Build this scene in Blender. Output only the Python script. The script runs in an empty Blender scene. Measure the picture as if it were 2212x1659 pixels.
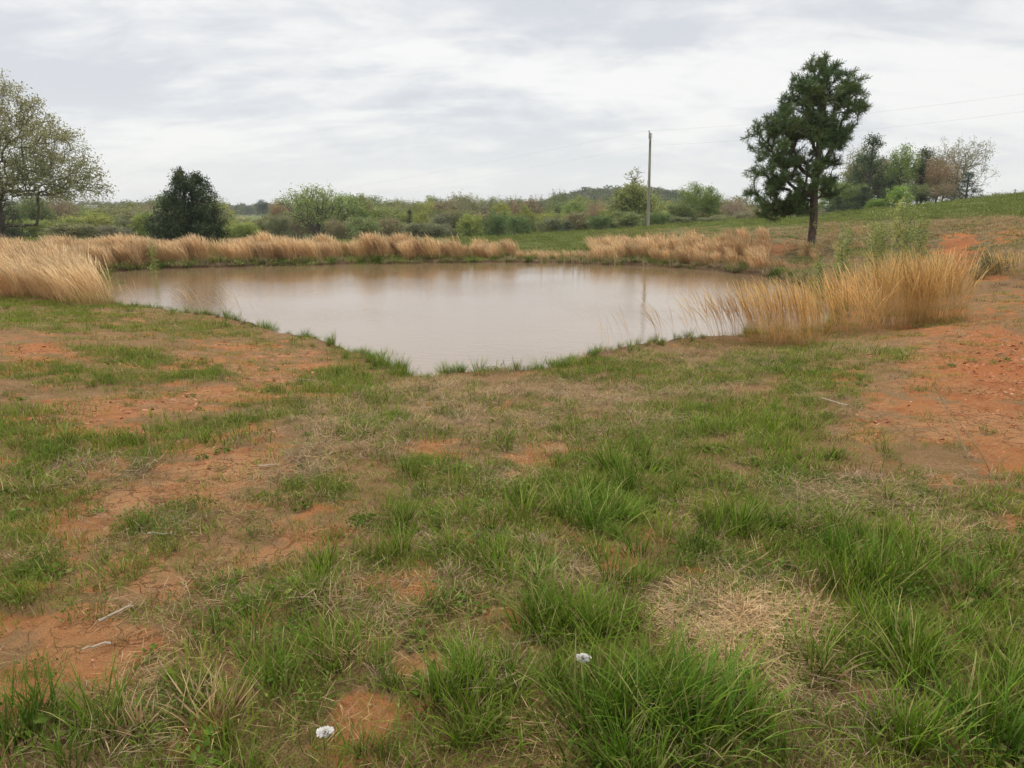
import bpy, math
import numpy as np
from mathutils import Vector

sc = bpy.context.scene
COL = sc.collection
R = math.radians
rng = np.random.default_rng(7)

# ------------------------------------------------------------------ camera
EYE = 1.6
F = 1579.0            # focal length in picture units (picture 2212 x 1659)
CX, CY = 1106.0, 829.5
PITCH = R(13.2)
cam_d = bpy.data.cameras.new('camera'); cam = bpy.data.objects.new('camera', cam_d); COL.objects.link(cam)
cam.location = (0, 0, EYE); cam.rotation_euler = (R(90) - PITCH, 0, 0)
cam_d.sensor_width = 36; cam_d.lens = 36 * F / 2212
cam_d.clip_start = .05; cam_d.clip_end = 6000
sc.camera = cam
sc.view_settings.view_transform = 'Standard'; sc.view_settings.look = 'None'
sc.view_settings.gamma = 1; sc.view_settings.use_curve_mapping = False
sc.view_settings.exposure = 0.08
sc.cycles.max_bounces = 6; sc.cycles.transparent_max_bounces = 4
sc.cycles.diffuse_bounces = 3; sc.cycles.transmission_bounces = 3
sc.cycles.volume_bounces = 0
sc.cycles.use_denoising = True

SUN_EL, SUN_AZ = 50, -35     # degrees; azimuth from +y towards +x

# ------------------------------------------------------------------ world: overcast sky
W = bpy.data.worlds.new('World'); sc.world = W; W.use_nodes = True
nt = W.node_tree; nt.nodes.clear()
def N(nt, t, **k):
    n = nt.nodes.new(t)
    for a, v in k.items():
        setattr(n, a, v)
    return n
def L(nt, a, b): nt.links.new(a, b)
def math_n(nt, op, a, b=None, c=None, clamp=False):
    n = nt.nodes.new('ShaderNodeMath'); n.operation = op; n.use_clamp = clamp
    for i, v in enumerate((a, b, c)):
        if v is None: continue
        if isinstance(v, (int, float)): n.inputs[i].default_value = v
        else: nt.links.new(v, n.inputs[i])
    return n.outputs[0]
def mixc(nt, f, a, b, mode='MIX'):
    n = nt.nodes.new('ShaderNodeMix'); n.data_type = 'RGBA'; n.blend_type = mode; n.clamp_factor = True
    for s, v in ((n.inputs[0], f), (n.inputs[6], a), (n.inputs[7], b)):
        if isinstance(v, (int, float)): s.default_value = v
        elif isinstance(v, tuple): s.default_value = v if len(v) == 4 else (*v, 1)
        else: nt.links.new(v, s)
    return n.outputs[2]
def maprange(nt, v, a, b, c=0., d=1., smooth=True):
    n = nt.nodes.new('ShaderNodeMapRange'); n.interpolation_type = 'SMOOTHSTEP' if smooth else 'LINEAR'
    nt.links.new(v, n.inputs[0])
    for i, x in enumerate((a, b, c, d)): n.inputs[i + 1].default_value = x
    return n.outputs[0]

tc = N(nt, 'ShaderNodeTexCoord')
sep = N(nt, 'ShaderNodeSeparateXYZ'); L(nt, tc.outputs['Generated'], sep.inputs[0])
zz = math_n(nt, 'MAXIMUM', sep.outputs[2], 0.0)
den = math_n(nt, 'ADD', zz, 0.30)
u = math_n(nt, 'DIVIDE', sep.outputs[0], den); v = math_n(nt, 'DIVIDE', sep.outputs[1], den)
comb = N(nt, 'ShaderNodeCombineXYZ'); L(nt, u, comb.inputs[0]); L(nt, v, comb.inputs[1])
def cloud(scale, det, rough, off, dist=0.0, sx=1., sy=1.):
    mp = N(nt, 'ShaderNodeMapping'); L(nt, comb.outputs[0], mp.inputs[0])
    mp.inputs['Location'].default_value = off; mp.inputs['Scale'].default_value = (sx, sy, 1)
    n = N(nt, 'ShaderNodeTexNoise'); L(nt, mp.outputs[0], n.inputs['Vector'])
    n.inputs['Scale'].default_value = scale; n.inputs['Detail'].default_value = det
    n.inputs['Roughness'].default_value = rough; n.inputs['Distortion'].default_value = dist
    return n.outputs[0]
n1 = cloud(1.15, 6, 0.55, (3.7, 2.6, 0), 0.5, 0.9, 1.1)
n2 = cloud(3.6, 7, 0.6, (9.1, 4.4, 0), 0.3, 0.8, 1.4)
cl = math_n(nt, 'ADD', math_n(nt, 'MULTIPLY', n1, 0.62), math_n(nt, 'MULTIPLY', n2, 0.38))
cf = maprange(nt, cl, 0.42, 0.60)
cloudcol = mixc(nt, cf, (0.67, 0.69, 0.73), (0.93, 0.925, 0.905))
hz = maprange(nt, zz, 0.0, 0.16, 1, 0)
cloudcol = mixc(nt, math_n(nt, 'MULTIPLY', hz, 0.7), cloudcol, (0.86, 0.87, 0.855))
# overcast skies grow brighter towards the zenith
zen = math_n(nt, 'ADD', math_n(nt, 'MULTIPLY', maprange(nt, zz, 0.30, 1.0, 0, 1), 1.3), 1.0)
bgc = N(nt, 'ShaderNodeBackground'); L(nt, cloudcol, bgc.inputs[0]); L(nt, zen, bgc.inputs[1])
sky = N(nt, 'ShaderNodeTexSky', sky_type='NISHITA', sun_disc=False)
sky.sun_elevation = R(SUN_EL); sky.sun_rotation = R(SUN_AZ)
bgs = N(nt, 'ShaderNodeBackground'); L(nt, sky.outputs[0], bgs.inputs[0]); bgs.inputs[1].default_value = 0.10
msh = N(nt, 'ShaderNodeMixShader'); msh.inputs[0].default_value = 0.93
L(nt, bgs.outputs[0], msh.inputs[1]); L(nt, bgc.outputs[0], msh.inputs[2])
wo = N(nt, 'ShaderNodeOutputWorld'); L(nt, msh.outputs[0], wo.inputs[0])

sd = bpy.data.lights.new('sun', 'SUN'); sd.energy = 1.5; sd.angle = R(14); sd.color = (1, .93, .82)
sun = bpy.data.objects.new('sun', sd); COL.objects.link(sun)
_d = Vector((math.sin(R(SUN_AZ)) * math.cos(R(SUN_EL)), math.cos(R(SUN_AZ)) * math.cos(R(SUN_EL)), math.sin(R(SUN_EL))))
sun.rotation_euler = _d.to_track_quat('Z', 'Y').to_euler()

# ------------------------------------------------------------------ picture <-> world
cp, sp = math.cos(PITCH), math.sin(PITCH)
def P(px, py, Y):
    """world point seen at picture position (px, py) at forward distance Y"""
    a = (px - CX) / F; b = (CY - py) / F
    dy = cp + b * sp; dz = -sp + b * cp
    k = Y / dy
    return np.array((a * k, Y, EYE + dz * k))
def on_plane(px, py, z):
    a = (px - CX) / F; b = (CY - py) / F
    dy = cp + b * sp; dz = -sp + b * cp
    k = (z - EYE) / dz
    return np.array((a * k, dy * k, z))
def proj(x, y, z):
    """where a world point falls in the picture (used once, to survey the ground cover)"""
    zz = z - EYE
    f = y * cp - zz * sp
    f = np.where(f < 0.05, 0.05, f)
    return CX + F * x / f, CY - F * (y * sp + zz * cp) / f

# ------------------------------------------------------------------ numpy noise
def _hash(ix, iy, seed):
    h = (ix.astype(np.int64) * 374761393 + iy.astype(np.int64) * 668265263 + seed * 974634777) & 0xffffffff
    h = ((h ^ (h >> 13)) * 1274126177) & 0xffffffff
    h = (h ^ (h >> 16)) & 0xffffffff
    return h / 4294967295.0
def vnoise(x, y, seed=0):
    ix = np.floor(x); iy = np.floor(y); fx = x - ix; fy = y - iy
    fx = fx * fx * (3 - 2 * fx); fy = fy * fy * (3 - 2 * fy)
    a = _hash(ix, iy, seed); b = _hash(ix + 1, iy, seed); c = _hash(ix, iy + 1, seed); d = _hash(ix + 1, iy + 1, seed)
    return (a + (b - a) * fx) * (1 - fy) + (c + (d - c) * fx) * fy
def fbm(x, y, seed=0, oct=4):
    s = 0; a = .5; t = 0
    for i in range(oct):
        s = s + a * vnoise(x * 2 ** i + 17.3 * i, y * 2 ** i - 9.1 * i, seed + i); t += a; a *= .5
    return s / t           # 0..1
def sstep(a, b, x):
    t = np.clip((x - a) / (b - a), 0, 1); return t * t * (3 - 2 * t)

# ------------------------------------------------------------------ shoreline of the pond
WATER = -0.70
SHORE_PX = [(905, 822), (880, 812), (850, 800), (832, 782), (800, 772), (765, 762), (735, 748), (690, 738), (640, 728),
            (600, 720), (560, 706), (500, 693), (440, 685), (370, 676), (300, 668), (235, 662), (222, 640), (212, 620), (204, 600),
            (212, 589), (260, 586), (340, 581), (430, 578), (520, 576), (620, 574), (700, 572), (820, 570), (950, 568), (1100, 567),
            (1200, 568.5), (1300, 572), (1400, 575.5), (1480, 580), (1560, 588), (1620, 594), (1680, 602), (1725, 616), (1765, 636),
            (1790, 662), (1800, 688), (1780, 710), (1730, 722), (1660, 727), (1580, 733), (1500, 738), (1430, 746), (1380, 753), (1320, 762),
            (1260, 778), (1200, 792), (1160, 806), (1120, 812), (1060, 808), (1010, 812), (960, 816), (930, 824)]
SH = np.array([on_plane(a, b, WATER)[:2] for a, b in SHORE_PX])
def shore_dist(x, y):
    """signed distance to the shoreline, positive on land"""
    x = np.asarray(x, float); y = np.asarray(y, float)
    best = np.full(x.shape, 1e9); inside = np.zeros(x.shape, bool)
    n = len(SH)
    for i in range(n):
        ax, ay = SH[i]; bx, by = SH[(i + 1) % n]
        ex, ey = bx - ax, by - ay
        t = np.clip(((x - ax) * ex + (y - ay) * ey) / (ex * ex + ey * ey), 0, 1)
        d = (x - ax - t * ex) ** 2 + (y - ay - t * ey) ** 2
        best = np.minimum(best, d)
        c = ((ay > y) != (by > y)) & (x < ex * (y - ay) / (ey + 1e-12) + ax)
        inside ^= c
    return np.where(inside, -1, 1) * np.sqrt(best)

# ------------------------------------------------------------------ terrain
CTRL = []
def cpt(px, py, Y): CTRL.append(P(px, py, Y))
def cxyz(x, y, z): CTRL.append(np.array((x, y, z)))
for x in (-2.2, -.8, .8, 2.2): cxyz(x, 1.9, 0.0)
for x in (-3, 0, 3): cxyz(x, 3.4, 0.0)
cxyz(-4.4, 5.5, -.05); cxyz(-1.5, 5.5, -.14); cxyz(1.5, 5.5, -.16); cxyz(4.6, 5.5, -.03)
cxyz(-7, 8.5, -.14); cxyz(-3.2, 8, -.32); cxyz(0, 8.2, -.46); cxyz(3.2, 8.5, -.36); cxyz(6.8, 8.5, -.04)
cxyz(-9, 12, -.28); cxyz(-5, 12, -.50); cxyz(5, 11.5, -.50); cxyz(8.2, 12, -.15); cxyz(11, 12, .05)
cxyz(-12.5, 17, -.42); cxyz(-14.5, 17, -.30); cxyz(9, 15, -.40); cxyz(11.5, 16, -.12)
# left bank and the meadow behind it
cxyz(-18, 24, -.45); cxyz(-22, 30, -.45); cxyz(-18.5, 33, -.42); cxyz(-12, 36, -.42); cxyz(-5, 37.5, -.45)
for px in (20, 250, 500, 760): cpt(px, 526, 50)
for px, py_ in ((20, 520), (250, 528), (500, 530), (760, 530)): cpt(px, py_, 85)
# green rise behind the middle and the right
cpt(1000, 519, 52); cpt(1200, 508, 56); cpt(1200, 545, 40); cpt(1320, 500, 62); cpt(1340, 535, 41)
cpt(1400, 494, 76); cpt(1500, 491, 62); cpt(1500, 530, 38); cpt(1500, 552, 33)
cpt(1600, 492, 52); cpt(1620, 525, 36); cpt(1620, 560, 30)
cpt(1700, 480, 55); cpt(1700, 515, 35); cpt(1750, 532, 31); cpt(1740, 575, 27.5)
cpt(1800, 472, 60); cpt(1850, 500, 36); cpt(1850, 560, 25)
cpt(1960, 450, 66); cpt(1960, 487, 38); cpt(1960, 540, 26); cpt(1960, 600, 21)
cpt(2110, 434, 72); cpt(2110, 470, 38); cpt(2060, 525, 27.5); cpt(2060, 560, 23); cpt(2100, 604, 18.5)
cpt(2212, 421, 78); cpt(2212, 462, 38); cpt(2212, 490, 27); cpt(2190, 530, 21.5); cpt(2212, 598, 17.5)
cpt(2212, 690, 12.5); cpt(2212, 640, 15)
cxyz(30, 60, 1.75); cxyz(22, 30, 1.5); cxyz(18, 18, .6); cxyz(46, 80, 2.4); cpt(930, 530, 85); cpt(1100, 526, 85); cpt(1250, 518, 90); cpt(1400, 503, 105); cpt(1600, 492, 95); cpt(1800, 474, 95); cpt(1960, 455, 100); cpt(2110, 438, 105)
# lower ground behind the rise
for x in (-80, -40, 0, 30): cxyz(x, 115, -3.4)
cxyz(75, 125, 1.6); cxyz(110, 130, 3.5)
for x in (-200, -90, 0, 60): cxyz(x, 200, -3.6)
cxyz(150, 200, .5)
for x in (-300, -100, 100, 300): cxyz(x, 400, -1.2)
for x in (-520, -180, 180, 520): cxyz(x, 750, -1.5)
for x in (-900, 0, 900): cxyz(x, 1500, -1)
for x in (-2000, 0, 2000): cxyz(x, 3000, -1)
CT = np.array(CTRL)
def _uv(x, y):
    az = np.arctan2(x, y)
    lim = R(46)
    azc = np.clip(az, -lim, lim)
    r = np.maximum(np.hypot(x, y), 1.6)
    return azc * 2.6, np.log(r), az
def _U(r2): return np.where(r2 < 1e-12, 0, .5 * r2 * np.log(np.maximum(r2, 1e-12)))
_cu, _cv, _ = _uv(CT[:, 0], CT[:, 1])
_n = len(CT)
_K = _U((_cu[:, None] - _cu[None]) ** 2 + (_cv[:, None] - _cv[None]) ** 2) + np.eye(_n) * 0.002
_Pm = np.stack([np.ones(_n), _cu, _cv], 1)
_A = np.block([[_K, _Pm], [_Pm.T, np.zeros((3, 3))]])
_w = np.linalg.solve(_A, np.concatenate([CT[:, 2], np.zeros(3)]))
def _tps(uu, vv):
    out = _w[_n] + _w[_n + 1] * uu + _w[_n + 2] * vv
    for i in range(_n):
        out = out + _w[i] * _U((uu - _cu[i]) ** 2 + (vv - _cv[i]) ** 2)
    return out
def height(x, y, fine=True):
    x = np.atleast_1d(np.asarray(x, float)); y = np.atleast_1d(np.asarray(y, float))
    uu, vv, az = _uv(x, y)
    z = _tps(uu, vv)
    # behind the viewer the two sides meet in a plain gentle slope
    back = sstep(R(50), R(100), np.abs(az))
    z = z * (1 - back) + back * (0.0 + 0.01 * np.hypot(x, y) * 0)
    r = np.hypot(x, y)
    # wooded knoll and far ridge
    z = z + 11.0 * np.exp(-((x - 74) / np.where(x < 74, 40, 34)) ** 4 * .5 - ((y - 500) / 70) ** 2) * (y > 0)
    z = z + 4.0 * np.exp(-((x + 380) / 130) ** 2 - ((y - 760) / 160) ** 2)
    d = shore_dist(x, y)
    near = (d < 25)
    z = np.where((d > 0) & near, np.maximum(z, WATER + .10), z)
    wob = (fbm(x * 1.1, y * 1.1, 5) - .5) * .4 + (fbm(x * 3.7, y * 3.7, 6) - .5) * .28
    dd = d + wob * sstep(3, 1, np.abs(d))
    prof = WATER + 0.12 * sstep(0, .35, dd) + .02
    land = prof + (z - prof) * sstep(.1, 2.6, dd)
    bed = WATER - np.minimum(.05 + .3 * (-dd), .9)
    edge = sstep(-.05, .08, dd)
    zz = np.where(d < 3.2, land * edge + bed * (1 - edge), z)
    if fine:
        amp = sstep(.1, 1.2, d)
        zz = zz + amp * ((fbm(x * 1.1, y * 1.1, 11) - .5) * .10 * sstep(2, 8, r) + (fbm(x * .35, y * .35, 15) - .5) * .16 * sstep(4, 12, r)
                         + (fbm(x * 5, y * 5, 12, 3) - .5) * .035
                         + (fbm(x * 17, y * 17, 13, 2) - .5) * .014 * sstep(14, 6, r)
                         + (fbm(x * 2.2, y * 6.0, 14, 4) - .5) * .10 * sstep(4.5, 6.5, x) * sstep(26, 16, r) * (y > 0))
    return zz
def hz1(x, y): return float(height(x, y)[0])
def ground_at(px, py, guess=10.0):
    """the point of the ground seen at a picture position"""
    a = (px - CX) / F; b = (CY - py) / F
    dy = cp + b * sp; dz = -sp + b * cp
    ys = np.exp(np.linspace(math.log(1.2), math.log(140), 700))
    k = ys / dy
    h = height(a * k, ys); z = EYE + dz * k
    hit = np.nonzero(z <= h)[0]
    i = hit[0] if len(hit) else int(np.argmin(z - h))
    return float(a * k[i]), float(ys[i]), float(h[i])

# ------------------------------------------------------------------ ground cover, surveyed in the picture
# (kind, centre x, centre y, half width, half height, tilt degrees, amount)
BL = [
 # bare clay
 ('b', 330, 875, 330, 26, -6, .9), ('b', 60, 770, 110, 45, 0, .55), ('b', 470, 760, 110, 28, 0, .6), ('b', 640, 775, 100, 26, 0, .75),
 ('b', 210, 905, 150, 30, 20, .6), ('b', 590, 815, 90, 30, 10, .6), ('b', 80, 870, 110, 22, 0, .5),
 ('b', 455, 1025, 200, 62, -22, 1.0), ('b', 330, 1090, 170, 45, -15, .6), ('b', 655, 1150, 125, 50, -25, .9), ('b', 690, 960, 100, 20, -8, .5),
 ('b', 160, 1400, 250, 95, -6, 1.0), ('b', 40, 1360, 150, 60, 0, .6), ('b', 330, 1270, 160, 30, -10, .4), ('b', 520, 1180, 120, 30, -10, .5),
 ('b', 960, 975, 70, 26, 0, .8), ('b', 1180, 975, 90, 26, 0, .7), ('b', 1130, 1000, 60, 14, 0, .5), ('b', 850, 1000, 60, 20, 0, .3),
 ('b', 2160, 800, 210, 115, 0, 1.4), ('b', 2040, 900, 200, 60, 12, 1.0), ('b', 2190, 950, 160, 70, 10, 1.1), ('b', 1880, 930, 100, 45, 0, .7),
 ('b', 2140, 690, 120, 30, 0, .6), ('b', 2190, 640, 110, 20, 0, .5), ('b', 1950, 1010, 150, 25, 8, .5), ('b', 2180, 1150, 80, 40, 0, .6),
 ('b', 1860, 800, 110, 25, 0, .35), ('b', 1990, 760, 90, 40, 0, .5), ('b', 880, 1440, 60, 28, 0, .6), ('b', 1640, 975, 60, 22, 0, .35),
 ('b', 2070, 530, 50, 24, -25, 1.3), ('b', 2170, 510, 60, 20, -20, .75), ('b', 2075, 570, 60, 26, -35, 1.1), ('b', 2140, 602, 50, 8, 0, 1.0), ('b', 1650, 540, 90, 20, -8, 1.0), ('b', 1580, 528, 60, 10, -8, .8),
 ('b', 1700, 568, 70, 12, 5, .4), ('b', 790, 1530, 90, 40, 0, .4), ('b', 1700, 1380, 60, 40, 0, .3),
 # short bright grass
 ('g', 120, 675, 260, 38, 3, 1.0), ('g', 420, 715, 240, 26, 6, .8), ('g', 620, 745, 110, 22, 10, .6), ('g', 250, 765, 150, 22, 5, .7), ('g', 330, 780, 120, 24, 8, .9),
 ('g', 90, 800, 90, 20, 0, .7), ('g', 640, 860, 150, 30, -6, .7), ('g', 230, 825, 160, 22, 0, .5), ('g', 430, 810, 90, 20, 0, .6), ('g', 90, 700, 130, 22, 0, .7),
 ('g', 80, 925, 150, 42, 5, 1.2), ('g', 200, 990, 150, 45, -10, 1.0), ('g', 400, 945, 130, 28, -12, 1.1), ('g', 300, 945, 80, 20, 0, .7), ('g', 560, 905, 150, 22, -14, .8), ('g', 60, 1060, 100, 60, 0, .8),
 ('g', 230, 1150, 220, 60, -10, .7), ('g', 100, 1250, 200, 60, -8, .7), ('g', 750, 850, 90, 55, 0, .9), ('g', 810, 790, 60, 35, 0, .9),
 ('g', 800, 930, 90, 40, 0, .6), ('g', 720, 1060, 90, 45, 0, .7), ('g', 890, 1120, 140, 60, 0, .8), ('g', 1020, 870, 120, 30, 0, .3), ('g', 1300, 800, 160, 30, 0, .6),
 ('g', 1510, 905, 110, 40, 0, 1.2), ('g', 1680, 900, 110, 45, 0, 1.1), ('g', 1590, 960, 160, 45, 0, 1.1), ('g', 1720, 1010, 110, 60, 0, .9), ('g', 1620, 800, 160, 35, 0, .6), ('g', 1780, 830, 110, 40, 0, .7), ('g', 1450, 830, 100, 25, 0, .5),
 ('g', 1260, 1080, 330, 150, 0, 1.2), ('g', 1560, 1130, 300, 110, 0, 1.0), ('g', 1100, 1300, 420, 160, 0, 1.1), ('g', 1300, 1550, 700, 190, 0, 1.2), ('g', 620, 1480, 330, 200, -15, 1.1),
 ('g', 1950, 1250, 330, 160, 0, 1.0), ('g', 2050, 1500, 330, 220, 0, 1.25), ('g', 1650, 1220, 160, 60, 0, 1.0), ('g', 150, 1600, 330, 110, 0, 1.0), ('g', 760, 1240, 160, 70, -20, .9), ('g', 2010, 1090, 120, 40, 0, .7), ('g', 2180, 1080, 60, 50, 0, .7), ('g', 2000, 700, 110, 16, 0, .4),
 ('g', 1960, 770, 80, 16, 0, .5), ('g', 2050, 910, 40, 12, 0, .7), ('g', 1230, 900, 100, 30, 0, .3), ('g', 1800, 760, 130, 30, 0, .6), ('g', 1650, 760, 120, 20, 0, .5),
 # tall lush grass
 ('t', 1340, 1020, 90, 70, 0, .9), ('t', 1230, 1080, 150, 90, 0, 1.0), ('t', 1060, 1200, 130, 50, 0, .4), ('t', 1370, 990, 60, 40, 0, 1.0), ('t', 1500, 905, 50, 16, 0, .4), ('t', 1660, 900, 60, 14, 0, .3),
 ('t', 1230, 1340, 130, 80, 0, 1.0), ('t', 1440, 1560, 230, 150, 0, 1.3), ('t', 1000, 1450, 260, 120, 0, .7), ('t', 620, 1500, 220, 120, 0, .5), ('t', 700, 1230, 110, 50, 0, .6), ('t', 830, 1180, 60, 30, 0, .5),
 ('t', 1900, 1210, 130, 90, 0, 1.1), ('t', 1600, 1150, 140, 60, 0, .6), ('t', 2000, 1430, 300, 130, 0, 1.1), ('t', 2180, 1560, 130, 180, 0, 1.3), ('t', 1950, 1620, 230, 70, 0, .8), ('t', 1360, 1250, 130, 60, 0, .5), ('t', 60, 1570, 100, 90, 0, .8), ('t', 900, 1600, 300, 80, 0, .6), ('t', 240, 1640, 160, 60, 0, .5),
 # dry straw
 ('d', 1000, 900, 330, 75, 0, 1.0), ('d', 760, 950, 160, 70, -10, .8), ('d', 1250, 850, 260, 45, 0, .9), ('d', 1500, 780, 260, 40, 0, .9), ('d', 1150, 960, 230, 50, 0, .6), ('d', 640, 1010, 90, 40, 0, .9),
 ('d', 1400, 910, 90, 40, 0, .8), ('d', 1530, 850, 130, 40, 0, .6), ('d', 1800, 900, 150, 60, 0, .5), ('d', 1850, 1080, 260, 70, 0, .8), ('d', 2100, 1180, 150, 60, 0, .6), ('d', 300, 1350, 250, 70, 0, .5), ('d', 420, 1120, 150, 60, 0, .5),
 ('d', 110, 1040, 160, 30, 0, .9), ('d', 230, 1020, 100, 16, 0, .8), ('d', 960, 1170, 100, 50, 0, .7), ('d', 1090, 1060, 90, 30, 0, .9), ('d', 850, 1290, 330, 90, 0, .6), ('d', 560, 1260, 120, 50, 0, .8), ('d', 460, 1540, 90, 50, 0, 1.0),
 ('d', 310, 1560, 60, 60, 0, .8), ('d', 150, 1640, 230, 60, 0, .8), ('d', 1210, 1270, 70, 40, 0, 1.0), ('d', 1130, 1450, 120, 50, 0, .8), ('d', 800, 1420, 100, 60, 0, .7), ('d', 1700, 1480, 220, 70, 10, .7), ('d', 1600, 1360, 150, 110, -12, 1.2), ('d', 1690, 1270, 120, 50, -10, .9),
 ('d', 1900, 760, 200, 30, 0, .6), ('d', 2080, 620, 160, 20, 0, .5), ('d', 2000, 800, 90, 30, 0, .5), ('d', 600, 745, 300, 18, 6, .5), ('d', 1150, 1570, 250, 60, 0, .4), ('d', 1800, 1620, 130, 50, 0, .5),
 ('d', 2100, 490, 240, 20, -3, .6), ('d', 1880, 500, 160, 16, -6, .5),
]
_BL = {}
for k, cx, cy, rx, ry, a, am in BL: _BL.setdefault(k, []).append((cx, cy, rx, ry, R(a), am))
def blobs(kind, px, py):
    o = np.zeros(np.shape(px))
    for cx, cy, rx, ry, a, am in _BL[kind]:
        dx, dy = px - cx, py - cy
        q = ((dx * math.cos(a) + dy * math.sin(a)) / rx) ** 2 + ((-dx * math.sin(a) + dy * math.cos(a)) / ry) ** 2
        o = np.maximum(o, am * np.exp(-q * .9))
    return o
def cover(x, y, z=None):
    """bare, green, tall, dry amounts 0..1 for a piece of ground"""
    if z is None: z = height(x, y, False)
    px, py = proj(x, y, z)
    r = np.hypot(x, y)
    vis = sstep(-.35, .1, y / np.maximum(r, .1)) * sstep(1.0, 1.8, r)
    n1 = fbm(x * 1.3, y * 1.3, 31) - .5; n2 = fbm(x * 4.1, y * 4.1, 41, 3) - .5; n3 = fbm(x * .4, y * .4, 51) - .5
    b = blobs('b', px, py) * vis; g = blobs('g', px, py) * vis + .45 * (1 - vis); t = blobs('t', px, py) * vis + .3 * (1 - vis); d = blobs('d', px, py) * vis + .3 * (1 - vis)
    field = sstep(24, 40, r) * (shore_dist(x, y) > 2)
    cleft = np.exp(-((px - 350) / 700) ** 2)
    n5 = fbm(x * 11, y * 11, 61, 3) - .5
    b = np.clip(b * .9 + n2 * 1.7 + n1 * .6 + n5 * .8 + cleft * .16 * (r < 25), 0, 1.3)
    g = np.clip(g + .18 + n1 * .9 + n2 * .9, 0, 1.3)
    t = np.clip(t + n1 * .5 + n2 * .7, 0, 1.3)
    d = np.clip(d + .12 + n2 * .9 + n3 * .5, 0, 1.3)
    g = np.maximum(g, field * .95)
    bb = sstep(.22, .80, b)
    g = sstep(.22, .7, g + n5 * .4) * (1 - .85 * bb); t = sstep(.35, .8, t) * (1 - .8 * bb); d = sstep(.3, .75, d) * (1 - .55 * bb)
    mat = np.exp(-np.clip(((px - 1600 - (1360 - py) * .5) / 130) ** 2 + ((py - 1360) / 84) ** 2 + n2 * 2.2, 0, 9) ** 2) * vis
    return bb, g * (1 - mat), t * (1 - .95 * mat), d
def rise(x, y, z):
    """far bank colouring: red clay, dry bank and bright field on the right rise"""
    px, py = proj(x, y, z)
    return px, py

# ------------------------------------------------------------------ mesh helpers
def mesh_np(name, verts, faces, mats=(), attrs=None, smooth=False, fmat=None):
    """faces: list of (M,k) int arrays"""
    me = bpy.data.meshes.new(name)
    verts = np.asarray(verts, np.float32)
    faces = [np.asarray(f, np.int32) for f in faces if len(f)]
    nl = sum(f.size for f in faces); nf = sum(len(f) for f in faces)
    me.vertices.add(len(verts)); me.vertices.foreach_set('co', verts.ravel())
    if nf:
        me.loops.add(nl); me.polygons.add(nf)
        me.loops.foreach_set('vertex_index', np.concatenate([f.ravel() for f in faces]))
        tot = np.concatenate([np.full(len(f), f.shape[1], np.int32) for f in faces])
        st = np.concatenate([[0], np.cumsum(tot)[:-1]]).astype(np.int32)
        me.polygons.foreach_set('loop_start', st)
        if fmat is not None: me.polygons.foreach_set('material_index', np.asarray(fmat, np.int32))
        me.polygons.foreach_set('use_smooth', np.full(nf, bool(smooth)))
    for m in mats: me.materials.append(m)
    for k, a in (attrs or {}).items():
        a = np.asarray(a, np.float32)
        if a.ndim == 1:
            me.attributes.new(k, 'FLOAT', 'POINT').data.foreach_set('value', a)
        elif a.shape[1] == 3:
            me.attributes.new(k, 'FLOAT_VECTOR', 'POINT').data.foreach_set('vector', a.ravel())
    me.update(calc_edges=True)
    return me
def link(name, me, parent=None, loc=None):
    o = bpy.data.objects.new(name, me); COL.objects.link(o)
    if parent: o.parent = parent
    if loc is not None: o.location = loc
    return o
def tag(o, label=None, cat=None, group=None, kind=None):
    if label: o['label'] = label
    if cat: o['category'] = cat
    if group: o['group'] = group
    if kind: o['kind'] = kind
    return o
def empty(name, loc, label, cat, group=None, rz=0):
    o = bpy.data.objects.new(name, None); COL.objects.link(o); o.location = loc; o.rotation_euler = (0, 0, rz)
    o.empty_display_size = .3
    return tag(o, label, cat, group)
def merge(parts):
    """parts: list of (verts, [faces], {attrs})"""
    V = []; FF = {}; A = {}; off = 0
    for v, fs, at in parts:
        V.append(v)
        for f in fs:
            if len(f): FF.setdefault(f.shape[1], []).append(f + off)
        for k, a in at.items(): A.setdefault(k, []).append(a)
        off += len(v)
    return np.concatenate(V), [np.concatenate(f) for f in FF.values()], {k: np.concatenate(a) for k, a in A.items()}

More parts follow.
